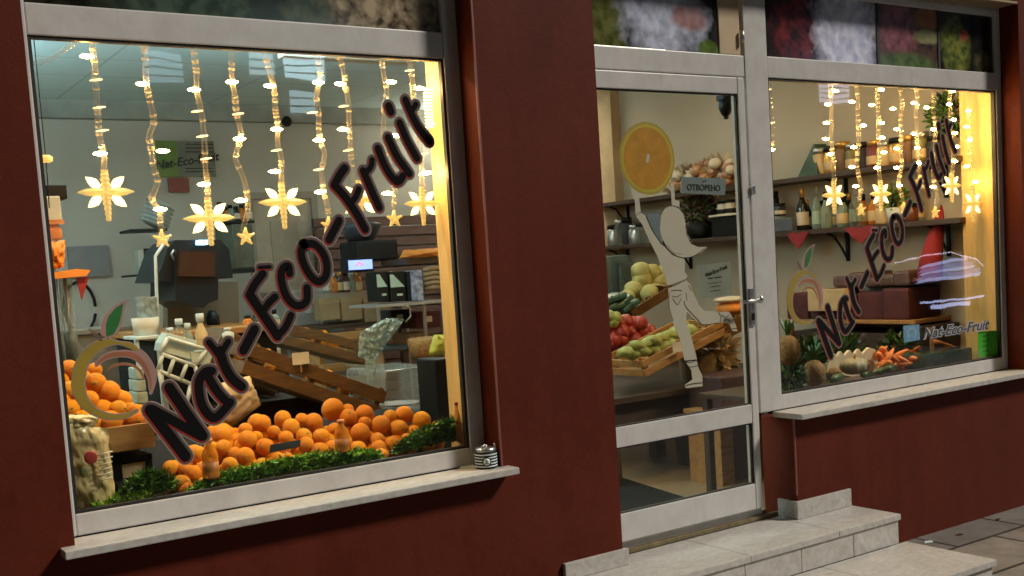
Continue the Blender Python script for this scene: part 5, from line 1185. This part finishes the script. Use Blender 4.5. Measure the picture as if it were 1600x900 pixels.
# ------------------------------------------------------------------ right window display
m = MB(); x0, x1 = 3.47, 5.40
m.box((x0, .0615, -.06), (x1, .62, -.03), 0, .003); m.box((x0, .1, FL), (x0+.04, .14, -.061)); m.box((x1-.04, .1, FL), (x1, .14, -.061)); m.box((x0, .55, FL), (x0+.04, .59, -.061)); m.box((x1-.04, .55, FL), (x1, .59, -.061))
tag(m.build('display_shelf', 'darkwood'), 'flat dark display shelf along the bottom of the right window', 'shelf')
def crown(m, c, n, L_, seed):
    r_ = random.Random(seed)
    for k in range(n):
        a_ = r_.uniform(0, 2*PI); d_ = Vector((math.cos(a_)*.5, math.sin(a_)*.5, 1)).normalized()*L_*r_.uniform(.6, 1); s_ = Vector((-math.sin(a_), math.cos(a_), 0))*.009
        m.add([c-s_, c+s_, c+d_*.6+s_, c+d_, c+d_*.6-s_], [(0, 1, 2, 3, 4)])
for u, v, r, rx, lb in ((1232, 548, .062, .085, 'brown pineapple at the left edge of the right window'), (1272, 583, .060, .075, 'brown pineapple second from the left in the right window')):
    c = at(u, v, .20); t = thing('pineapple', lb, 'pineapple', c+Vector((0, 0, -rx)), 'pineapples in the right window')
    def f(m):
        bm = bmesh.new(); bmesh.ops.create_icosphere(bm, subdivisions=4, radius=1)
        for q in bm.verts:
            a_ = math.atan2(q.co.y, q.co.x); e = 1+.07*abs(math.sin(a_*7+q.co.z*7))*abs(math.sin(a_*7-q.co.z*7)); q.co = Vector((c.x+q.co.x*r*e, c.y+q.co.y*r*e, c.z+q.co.z*rx))
        m.bm(bm, 0, True)
    part(t, 'fruit_body', 'pineapple', f); part(t, 'leaf_crown', 'dkgreen', lambda m: crown(m, c+Vector((0, 0, rx*.9)), 34, .12, u))
solo('leafy_greens', 'dark leafy bunch between the two pineapples', 'greens', ['deepleaf', 'dkgreen'], lambda m: foliage(m, at(1256, 560, .32), .10, 500, .06, 3))
solo('leafy_greens', 'dark leafy bunch at the bottom left corner of the right window', 'greens', ['deepleaf', 'dkgreen'], lambda m: foliage(m, at(1236, 592, .10), .055, 300, .045, 13))
# white notched cardboard tray + cauliflower
t = thing('notched_tray', 'cream coloured notched card tray behind the pale squash', 'tray', at(1335, 570, .35))
def f(m):
    pts = [(1292,582),(1296,560),(1304,552),(1308,558),(1314,549),(1320,556),(1328,547),(1334,555),(1342,545),(1348,553),(1358,543),(1368,546),(1374,572),(1340,590)]
    prism(m, pts, .34, .02)
part(t, 'tray_front', mat('cream_card', (.62, .54, .38), .6), f)
a, b = pxb(1294, 566, 1372, 585, .365, .2); part(t, 'tray_back', 'kraft', lambda m: m.box((a[0], .366, -.03), (b[0], .55, a[2]+.04), 0, .004))
c = at(1335, 572, .2); t = thing('pale_squash', 'ribbed pale cream squash in the middle of the right window display', 'squash', c+Vector((0, 0, -.045)))
def f(m):
    bm = bmesh.new(); bmesh.ops.create_icosphere(bm, subdivisions=4, radius=1)
    for q in bm.verts:
        a_ = math.atan2(q.co.y, q.co.x); e = 1-.10*abs(math.cos(a_*5)); q.co = Vector((c.x+q.co.x*.095*e, c.y+q.co.y*.08*e, c.z+q.co.z*.052*(1-.2*math.exp(-9*(q.co.x**2+q.co.y**2)))))
    m.bm(bm, 0, True)
part(t, 'squash_body', mat('squash_skin', (.42, .36, .22), .5, .25, 14), f); part(t, 'squash_stem', 'crate', lambda m: m.tube([c+Vector((0, 0, .035)), c+Vector((.01, 0, .07))], .008, 8))
for k, (u, v, d_) in enumerate(((1290, 572, .45), (1312, 566, .5), (1350, 560, .5), (1376, 556, .5), (1400, 548, .52), (1425, 546, .52), (1250, 588, .3), (1302, 584, .34))):
    c = at(u, v, d_); solo('potato', 'brown potato among the produce, %s from the left in the right window display' % ORD[[1, 3, 4, 5, 6, 7, 0, 2][k]], 'potato', mat('potato_skin', (.22, .13, .06), .8, .3, 20), lambda m: m.blob(c, (.055, .045, .04), 0, .14, 1.7, 3, None, k+40))
solo('leafy_greens', 'dark leafy bunch behind the carrots in the right window', 'greens', ['deepleaf', 'dkgreen'], lambda m: foliage(m, at(1405, 545, .45), .10, 420, .05, 17))
solo('leafy_greens', 'dark leafy bunch behind the cream notched tray', 'greens', ['deepleaf', 'dkgreen'], lambda m: foliage(m, at(1320, 552, .62), .11, 420, .05, 19))
# zucchini
for k, (u, v, a_) in enumerate(((1308, 590, .1), (1355, 585, -.2), (1378, 580, .15), (1392, 575, -.1), (1300, 600, .3))):
    c = at(u, v, .13+.02*(k % 3)); dv = Vector((math.cos(a_), .25, math.sin(a_)*.3)).normalized()*.07
    solo('zucchini', ['dark green zucchini left of the pale squash', 'dark green zucchini just right of the pale squash', 'dark green zucchini under the carrots', 'dark green zucchini touching the carrots on their right', 'dark green zucchini lowest at the frame, left of the squash'][k], 'zucchini', mat('zucchini_skin', (.05, .10, .025), .35, .5, 40), lambda m: m.tube([c-dv, c-dv*.5, c, c+dv*.5, c+dv], 0, 12, 0, True, lambda i: (.012, .022, .024, .021, .010)[i]))
# carrots: heap
r_ = random.Random(21)
for k in range(30):
    u = r_.uniform(1376, 1440); v = r_.uniform(548, 576-.1*(u-1376)); c = at(u, v, .14+r_.random()*.16+(576-v)*.004)
    th0 = r_.uniform(-.9, .9); dv = Vector((math.cos(th0), r_.uniform(-.6, .3), math.sin(th0)*.7)).normalized()*.055
    solo('carrot', 'orange carrot in the loose heap in the right window', 'carrot', 'carrot', lambda m: m.tube([c-dv, c-dv*.7, c, c+dv*.6, c+dv], 0, 10, 0, True, lambda i: (.008, .019, .017, .010, .003)[i]), 'carrots heaped in the right window')
for k in range(6):
    c = at(1470+k*9, 536+k*3.2, .33); dv = Vector((1, -.1, -.28)).normalized()*.06
    solo('carrot', 'long thin pinkish carrot lying above the dark green packs', 'carrot', mat('pale_carrot', (.55, .25, .12), .5), lambda m: m.tube([c-dv, c, c+dv], 0, 10, 0, True, lambda i: (.014, .013, .004)[i]), 'pinkish carrots on the packs')
# dark green pack + labels
a, b = pxb(1446, 548, 1520, 572, .14, .18)
t = thing('vegetable_pack', 'dark green shrink wrapped vegetable pack at the bottom right of the right window', 'pack', ((a[0]+b[0])/2, .2, -.03)); part(t, 'pack_body', mat('wrapped_green', (.03, .055, .025), .15, .6, 12), lambda m: m.box((a[0], .14, -.029), (b[0], .32, b[2]), 0, .012))
a, b = pxb(1440, 507, 1500, 548, .40, .12)
t = thing('dark_carton', 'dark grey carton behind the small shop name sticker in the right window', 'carton', ((a[0]+b[0])/2, .4, a[2]))
part(t, 'carton_body', mat('carton_dark', (.05, .035, .045), .5), lambda m: m.box((a[0], .40, -.03), b, 0, .004)); part(t, 'carton_tape', 'kraft', lambda m: m.box((a[0]+.08, .397, a[2]+.02), (a[0]+.12, .3995, b[2]-.01)))
q = at(1494, 515, 0); e = at(1546, 507, 0); w0 = at(1442, 523, 0); wl = (e-w0).length; an = math.atan2(e.z-w0.z, e.x-w0.x)
for nm, mt_, off, dy in (('small_lettering_outline', 'ink_glint', .006, .0006), ('small_lettering', 'ink_grey', .0015, .0014)):
    vs, fs = text_mb('Nat-Eco-Fruit', .080, Matrix.Translation((q.x, .0035-dy/2, q.z)) @ Matrix.Rotation(-an, 4, 'Y') @ RX, dy/2, offset=off, shear=.35)
    xs = [v.x for v in vs]; k_ = wl/(max(xs)-min(xs)); vs = [Vector((q.x+(v.x-q.x)*k_, v.y, v.z)) for v in vs]
    m = MB(); m.add(vs, fs); m.build(nm, mt_, W2)
m = MB(); m.poly([(p.x, p.z) for p in (at(1412, 509, 0), at(1437, 507, 0), at(1438, 531, 0), at(1413, 535, 0))], .0035, .0006, 0)
m.ribbon([(p.x, p.z) for p in (at(1421, 528, 0), at(1418, 518, 0), at(1426, 512, 0), at(1433, 518, 0), at(1430, 527, 0))], .008, .0012, .0035, 1); m.build('small_logo', ['ink_sky', 'ink_glint'], W2)
n = thing('green_note', 'bright green paper note stuck inside the lower right corner of the right window', 'note', at(1542, 557, .03))
def f(m):
    q = [at(u, v, .016) for u, v in ((1528,519),(1559,516),(1560,556),(1529,559))]; m.add(q+[v+Vector((0, .0015, 0)) for v in q], [(0,1,2,3),(7,6,5,4),(0,4,5,1),(1,5,6,2),(2,6,7,3),(3,7,4,0)])
part(n, 'note_sheet', 'note', f)
def f(m):
    for k in range(4):
        p = at(1536, 526+k*8, .0145); m.box((p.x, .0135, p.z), (p.x+.05+.01*(k % 2), .015, p.z+.006))
part(n, 'note_writing', mat('note_ink', (.03, .25, .02), .6), f)
# dark mass behind display (low cabinet)
a, b = pxb(1222, 470, 1500, 560, .72, .4); solo('low_cabinet', 'low dark maroon cabinet behind the right window display', 'cabinet', mat('dark_maroon', (.05, .022, .018), .5), lambda m: (m.box((3.75, .72, FL), (5.2, 1.0, .02), 0, .01), m.box((4.3, .76, .021), (4.9, .98, .16), 0, .02)))

# ------------------------------------------------------------------ produce stand behind the door
t = thing('produce_stand', 'dark wooden produce stand behind the door glass', 'stand', (4.3, 1.6, FL))
part(t, 'table_top', 'darkwood', lambda m: m.box((3.15, 1.05, -.10), (5.0, 2.6, -.06), 0, .005))
for x, y in ((3.25, 1.15), (4.05, 1.66), (4.85, 1.15), (4.9, 2.5)): part(t, 'table_leg', 'darkwood', lambda m: m.box((x-.04, y-.04, FL), (x+.04, y+.04, -.101)))
part(t, 'table_apron', 'darkwood', lambda m: m.box((3.2, 1.10, -.26), (4.9, 1.13, -.101)))
tilt_crate('fruit_crate', 'wooden crate of pale green squash tilted up to the right behind the running figure sticker', (1003,565), (1128,500), 26, 1.0, .34, 2, 10, mt='crate', fmat='melon', fr=.045)
tilt_crate('fruit_crate', 'brown crate further back behind the door, tilted up to the right', (985,485), (1050,445), 16, 2.0, .4, 1, 6, fmat='cabbage', fr=.06)
tilt_crate('fruit_crate', 'darker orange crate behind the lower leg of the sticker', (1100,520), (1158,492), 26, 1.2, .3, 1, 3, fmat='onion', fr=.04)
def heap(name, label, cat, pts, d, r, mt, group, sq=1.0, dj=.03, long=0):
    r_ = random.Random(len(label))
    for i, (u, v) in enumerate(pts):
        c = at(u, v, d+r_.uniform(-dj, dj)); rot = Matrix.Rotation(r_.uniform(-.5, .5), 3, 'Y')
        solo(name, label, cat, mt, lambda m: m.blob(c, (r*(1+long), r, r*sq), 0, .12, 1.8, 3, rot, i), group)
heap('tomato', 'red tomato in the heap at the left of the door glass', 'tomato', [(955,508),(966,505),(978,503),(990,506),(960,520),(972,518),(984,520),(1000,505),(958,533),(970,532),(981,533),(955,546),(967,546),(1004,520),(1015,518),(992,532)], 1.5, .05, 'tomato', 'tomatoes behind the door')
heap('summer_squash', 'pale green summer squash in front of the tomatoes', 'squash', [(977,550),(996,540),(1010,536),(1004,549),(1022,532),(1034,528),(1046,524),(1018,546),(1036,541),(990,553)], 1.08, .040, 'melon', 'pale squash behind the door', .8, .02, .5)
heap('cabbage', 'yellow green cabbage in the heap left of the sticker shoulder', 'cabbage', [(1003,438),(1018,428),(1028,442),(990,455),(1008,455),(1024,455),(1035,430),(1001,425)], 2.3, .075, 'cabbage', 'cabbages behind the door')
for i, (u, v) in enumerate(((952,470),(962,466),(972,463),(982,468),(957,480),(970,477),(983,480),(993,474))):
    a_, b_ = pxb(u-9, v-4, u+9, v+5, 1.95, .16); solo('wrapped_greens', 'flat teal wrapped packet in the stack left behind the door glass', 'packet', 'teal', lambda m: m.obox(((a_[0]+b_[0])/2, 2.03, (a_[2]+b_[2])/2), (b_[0]-a_[0], .16, b_[2]-a_[2]), Matrix.Rotation(-.45+.1*(i % 3), 3, 'Y'), 0, .012), 'teal packets')
a, b = pxb(948, 398, 992, 462, 2.9, .3); solo('dark_cabinet_bag', 'dark teal grey bag standing under the lower shelf behind the door', 'bag', mat('teal_grey', (.05, .075, .07), .5, .5, 6), lambda m: (m.box((a[0], 2.9, -.1), b, 0, .05), m.box((b[0]-.18, 2.86, .2), (b[0]-.04, 2.899, b[2]-.06), 0, .01)))
heap('green_apple', 'small green apple at the left edge of the door glass', 'apple', [(953,494),(962,496),(958,503)], 1.45, .038, 'melon', 'green apples')
# orange slices / bread at right of door
solo('bread_plate', 'pale flat loaf on an orange box right beside the door handle', 'bread', ['offwhite', 'orangecloth'], lambda m: (m.blob(at(1142, 468, 1.3), (.13, .1, .022), 0, .05), m.blob(at(1143, 482, 1.3), (.11, .1, .05), 1, .1)))
a, b = pxb(1100, 545, 1152, 610, 1.1, .3); solo('straw_basket', 'straw basket full of dry stalks behind the front shoe of the sticker', 'basket', ['card', 'kraft'], lambda m: (m.lathe(((a[0]+b[0])/2, 1.25, a[2]-.05), [(.12, 0), (.15, .1), (.16, .28), (.15, .28), (.13, .1)], 24), foliage(m, ((a[0]+b[0])/2, 1.2, b[2]-.02), .14, 200, .10, 6)))
p = atz(1101, 726, FL); solo('grey_bucket', 'dark grey plastic bucket on the floor behind the lower door glass', 'bucket', 'dgrey', lambda m: m.lathe((p.x, p.y+.1, FL), [(.10, 0), (.13, .34), (.12, .34), (.095, .02)], 24))
p = atz(1148, 757, FL); t = thing('wooden_stool', 'low wooden box stool on the floor at the right of the lower door glass', 'stool', (p.x, p.y+.15, FL))
part(t, 'stool_top', 'crate', lambda m: m.box((p.x-.10, p.y, -.19), (p.x+.3, p.y+.3, -.165), 0, .004)); part(t, 'stool_side', 'crate', lambda m: [m.box((x, p.y+.01, FL), (x+.10, p.y+.28, -.191), 0, .003) for x in (p.x-.085, p.x+.19)])
solo('door_mat', 'dark grey coir mat on the shop floor just inside the door', 'mat', 'black_rough', lambda m: m.box((2.3, .12, FL+.003), (3.35, .46, FL+.012)))
q = [atz(u, v, FL+.012) for u, v in ((966,743),(1100,785))]
solo('entrance_runner', 'dark rubber runner angled across the floor behind the door', 'mat', 'black_rough', lambda m: m.add([(q[0].x-.6, q[0].y+.25, FL+.008), (q[0].x, q[0].y, FL+.008), (q[1].x, q[1].y, FL+.008), (q[1].x-1.0, q[1].y+.02, FL+.008), (q[0].x-.6, q[0].y+.25, FL+.002), (q[0].x, q[0].y, FL+.002), (q[1].x, q[1].y, FL+.002), (q[1].x-1.0, q[1].y+.02, FL+.002)], [(0,1,2,3),(7,6,5,4),(0,4,5,1),(1,5,6,2),(2,6,7,3),(3,7,4,0)]))
# fruit that lies in the crates
blobs = {}
for k, (p, r, mt, lb) in enumerate(yield_fruits):
    key = (mt, lb)
    if key not in blobs:
        m = MB(); m.blob((0, 0, 0), (1, 1, .9), 0, .08, 1.8, 3); o = m.build('fruit', mt, origin=(0, 0, 0)); o.location = p; blobs[key] = o
    else:
        o = blobs[key].copy(); C.objects.link(o); o.location = p
    o.scale = (r, r, r); o.rotation_euler = (k, k*2, k*3)
    tag(o, 'fruit in the '+' '.join(lb.replace(',', '').split()[:12]), 'fruit', 'fruit in the '+' '.join(lb.split()[:7]))

# ------------------------------------------------------------------ lights inside
def area(name, loc, size, e, col, rot=(0, 0, 0)):
    l = bpy.data.lights.new(name, 'AREA'); l.shape = 'RECTANGLE'; l.size, l.size_y = size; l.energy = e; l.color = col
    o = bpy.data.objects.new(name, l); C.objects.link(o); o.location = loc; o.rotation_euler = rot; return o
def panel(x, y, sx, sy, e, col, label, st=3):
    t = thing('ceiling_light', label, 'ceiling light', (x, y, 2.22))
    part(t, 'lamp_frame', 'white', lambda m: m.box((x-sx/2-.02, y-sy/2-.02, 2.235), (x+sx/2+.02, y+sy/2+.02, 2.259), 0, .004))
    part(t, 'diffuser', emis('panel_glow', col, st), lambda m: m.box((x-sx/2, y-sy/2, 2.226), (x+sx/2, y+sy/2, 2.234)))
    area('ceiling_lamp', (x, y, 2.22), (sx, sy), e, col)
COOL = (.80, 1, .98); WARM = (1, .86, .66)
panel(-.3, 2.4, .9, .5, 24, (.95, 1, .9), 'flat cool white ceiling light over the left end of the shop')
panel(1.4, 1.6, .9, .4, 14, (.95, 1, .9), 'flat cool white ceiling light over the juicer')
panel(4.95, 4.4, .8, .4, 15, WARM, 'flat ceiling light above the back of the shop')
panel(4.3, 2.2, .9, .4, 8, WARM, 'flat ceiling light above the produce stand')
def fill_uplight(x, y, z, e, col, label):  # unseen hanging lamp, added to brighten the ceiling
    t = thing('added_uplight', label, 'lamp', (x, y, z))
    part(t, 'lamp_tube', 'white', lambda m: m.box((x-.4, y-.05, z-.06), (x+.4, y+.05, z-.012), 0, .01))
    part(t, 'lamp_strip', emis('fill_tube_glow', col, 3), lambda m: m.box((x-.38, y-.03, z-.011), (x+.38, y+.03, z-.004)))
    part(t, 'hanging_wire', 'steel', lambda m: m.tube([(x-.3, y, z-.01), (x-.3, y, 2.26)], .002, 6))
    area('fill_uplight_lamp', (x, y, z+.002), (.8, .08), e, col, (PI, 0, 0))
fill_uplight(2.0, 1.7, 1.99, 170, (.66, .95, 1), 'unseen tube lamp added to brighten the ceiling above the juicer')
fill_uplight(-.75, 3.0, 1.75, 110, (.66, .95, 1), 'unseen tube lamp added to brighten the ceiling at the left end of the shop')
fill_uplight(4.9, 4.9, 1.75, 9, WARM, 'unseen tube lamp added to brighten the ceiling at the back right of the shop')
def fill_striplamp(x0, x1, y, z, e, label):  # unseen warm lamp, added to brighten the goods in the window
    t = thing('added_strip_lamp', label, 'lamp', ((x0+x1)/2, y, z))
    part(t, 'lamp_housing', 'white', lambda m: m.box((x0, y-.03, z+.012), (x1, y+.03, z+.05), 0, .004))
    part(t, 'lamp_strip', emis('fill_strip_glow', (1, .66, .32), 3), lambda m: m.box((x0+.01, y-.02, z+.004), (x1-.01, y+.02, z+.011)))
    part(t, 'hanging_wire', 'steel', lambda m: m.tube([((x0+x1)/2, y, z+.05), ((x0+x1)/2, y, 2.26)], .002, 6))
    area('fill_strip_lamp', ((x0+x1)/2, y, z), (x1-x0, .04), e, (1, .66, .34))
fill_striplamp(.1, 1.5, .34, 1.86, 30, 'unseen warm strip lamp added to brighten the left window display')
fill_striplamp(3.6, 5.3, .34, 1.86, 8, 'unseen warm strip lamp added to brighten the right window display')
# ------------------------------------------------------------------ across the street
t = thing('opposite_building', 'dark apartment block with lit blinds across the street, seen as a reflection', 'building', (6, -14, -1))
part(t, 'wall', mat('night_wall', (.05, .05, .06), .8), lambda m: m.box((-12, -18, -1.02), (34, -14.3, 12)))
def litwin(x0, x1, z0, z1, e, col, y=-14.28):
    f_o = part(t, 'window', emis('lit_blind', col, e), lambda m: m.box((x0, y-.02, z0), (x1, y, z1)))
    n = max(2, int((z1-z0)/.12))
    part(t, 'window_blind', 'dgrey', lambda m: [m.box((x0, y+.001, z0+(z1-z0)*k/n), (x1, y+.03, z0+(z1-z0)*k/n+.025)) for k in range(n)])
litwin(4.55, 5.15, 4.05, 4.55, 6.0, (.55, .85, 1))
litwin(6.35, 6.75, 4.25, 4.75, 9.0, (.7, .95, 1)); litwin(6.95, 7.75, 4.2, 4.75, 16.0, (.6, .9, 1)); litwin(7.0, 7.5, 3.6, 4.0, 9, (.6, .9, 1))
litwin(20.8, 21.8, 4.2, 5.4, 7.0, (.75, .75, 1))
# parked car mirrored low in the right window
t = thing('parked_car', 'dark parked car across the street with glowing bands that imitate its reflected light', 'car', (18, -9.6, -1.02))
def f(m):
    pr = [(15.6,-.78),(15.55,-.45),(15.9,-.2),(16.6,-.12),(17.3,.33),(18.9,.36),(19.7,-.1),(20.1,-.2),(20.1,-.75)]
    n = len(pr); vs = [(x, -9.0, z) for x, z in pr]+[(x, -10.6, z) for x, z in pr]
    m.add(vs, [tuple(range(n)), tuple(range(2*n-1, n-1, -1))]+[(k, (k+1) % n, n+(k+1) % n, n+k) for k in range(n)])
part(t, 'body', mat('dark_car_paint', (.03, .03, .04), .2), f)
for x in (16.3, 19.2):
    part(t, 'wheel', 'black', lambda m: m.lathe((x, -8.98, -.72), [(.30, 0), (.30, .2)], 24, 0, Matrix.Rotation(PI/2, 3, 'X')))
part(t, 'window_sheen', emis('blue_sheen_glow', (.5, .58, 1), 6.5), lambda m: [m.add([(16.85+k*.02, -8.97, -.06+k*.075), (18.9-k*.1, -8.97, -.02+k*.075), (18.9-k*.1, -8.97, .042+k*.075), (17.0+k*.06, -8.97, .004+k*.075)], [(0, 1, 2, 3)]) for k in range(0, 5, 2)])  # glowing bands imitate street light mirrored in the car's side
part(t, 'sheen_bands', emis('violet_sheen_glow', (.42, .45, .95), 3.6), lambda m: [m.add([(16.80+k*.02, -8.965, -.07+k*.075), (18.95-k*.1, -8.965, -.03+k*.075), (18.95-k*.1, -8.965, .045+k*.075), (16.95+k*.06, -8.965, .005+k*.075)], [(0, 1, 2, 3)]) for k in (1, 3)])  # violet bands between the blue ones, part of the same painted reflection
part(t, 'sill_sheen', emis('blue_sill_sheen', (.55, .62, 1), 9), lambda m: (m.box((17.0, -8.98, -.46), (19.1, -8.97, -.42)), m.box((17.3, -8.98, -.58), (18.6, -8.97, -.5))))  # glowing strips imitate reflections low on the car body
part(t, 'roof_glint', emis('trim_glint', (.8, .75, 1), 8), lambda m: m.tube([(16.3, -8.97, .36), (17.2, -8.97, .46), (18.0, -8.97, .46), (18.7, -8.97, .3), (19.2, -8.97, -.02)], .012, 6))  # glowing line stands in for the glint along the roof edge

# ------------------------------------------------------------------ sky and street light
wd = bpy.data.worlds.new('World'); sc.world = wd; wd.use_nodes = True; nt = wd.node_tree
bg = nt.nodes['Background']; sky = nt.nodes.new('ShaderNodeTexSky'); sky.sky_type = 'NISHITA'; sky.sun_disc = False
sky.sun_elevation = math.radians(1); sky.sun_rotation = math.radians(200)
nt.links.new(sky.outputs[0], bg.inputs[0]); bg.inputs[1].default_value = .022
sl = bpy.data.lights.new('street_light', 'SUN'); sl.energy = 2.6; sl.angle = math.radians(8); sl.color = (1, .91, .80)
so = bpy.data.objects.new('street_light', sl); C.objects.link(so)
SD = Vector((1.35, -1.0, 1.45)).normalized(); so.rotation_euler = SD.to_track_quat('Z', 'Y').to_euler()
sc.view_settings.view_transform = 'Standard'; sc.view_settings.look = 'None'; sc.view_settings.exposure = .3; sc.view_settings.gamma = 1
sc.render.engine = 'CYCLES'; cy = sc.cycles
cy.use_denoising = True; cy.max_bounces = 10; cy.transparent_max_bounces = 24; cy.diffuse_bounces = 4; cy.glossy_bounces = 3; cy.transmission_bounces = 4
cy.sample_clamp_indirect = 4; cy.caustics_reflective = False; cy.caustics_refractive = False
for o in list(C.objects):
    if '_o' in o: del o['_o']
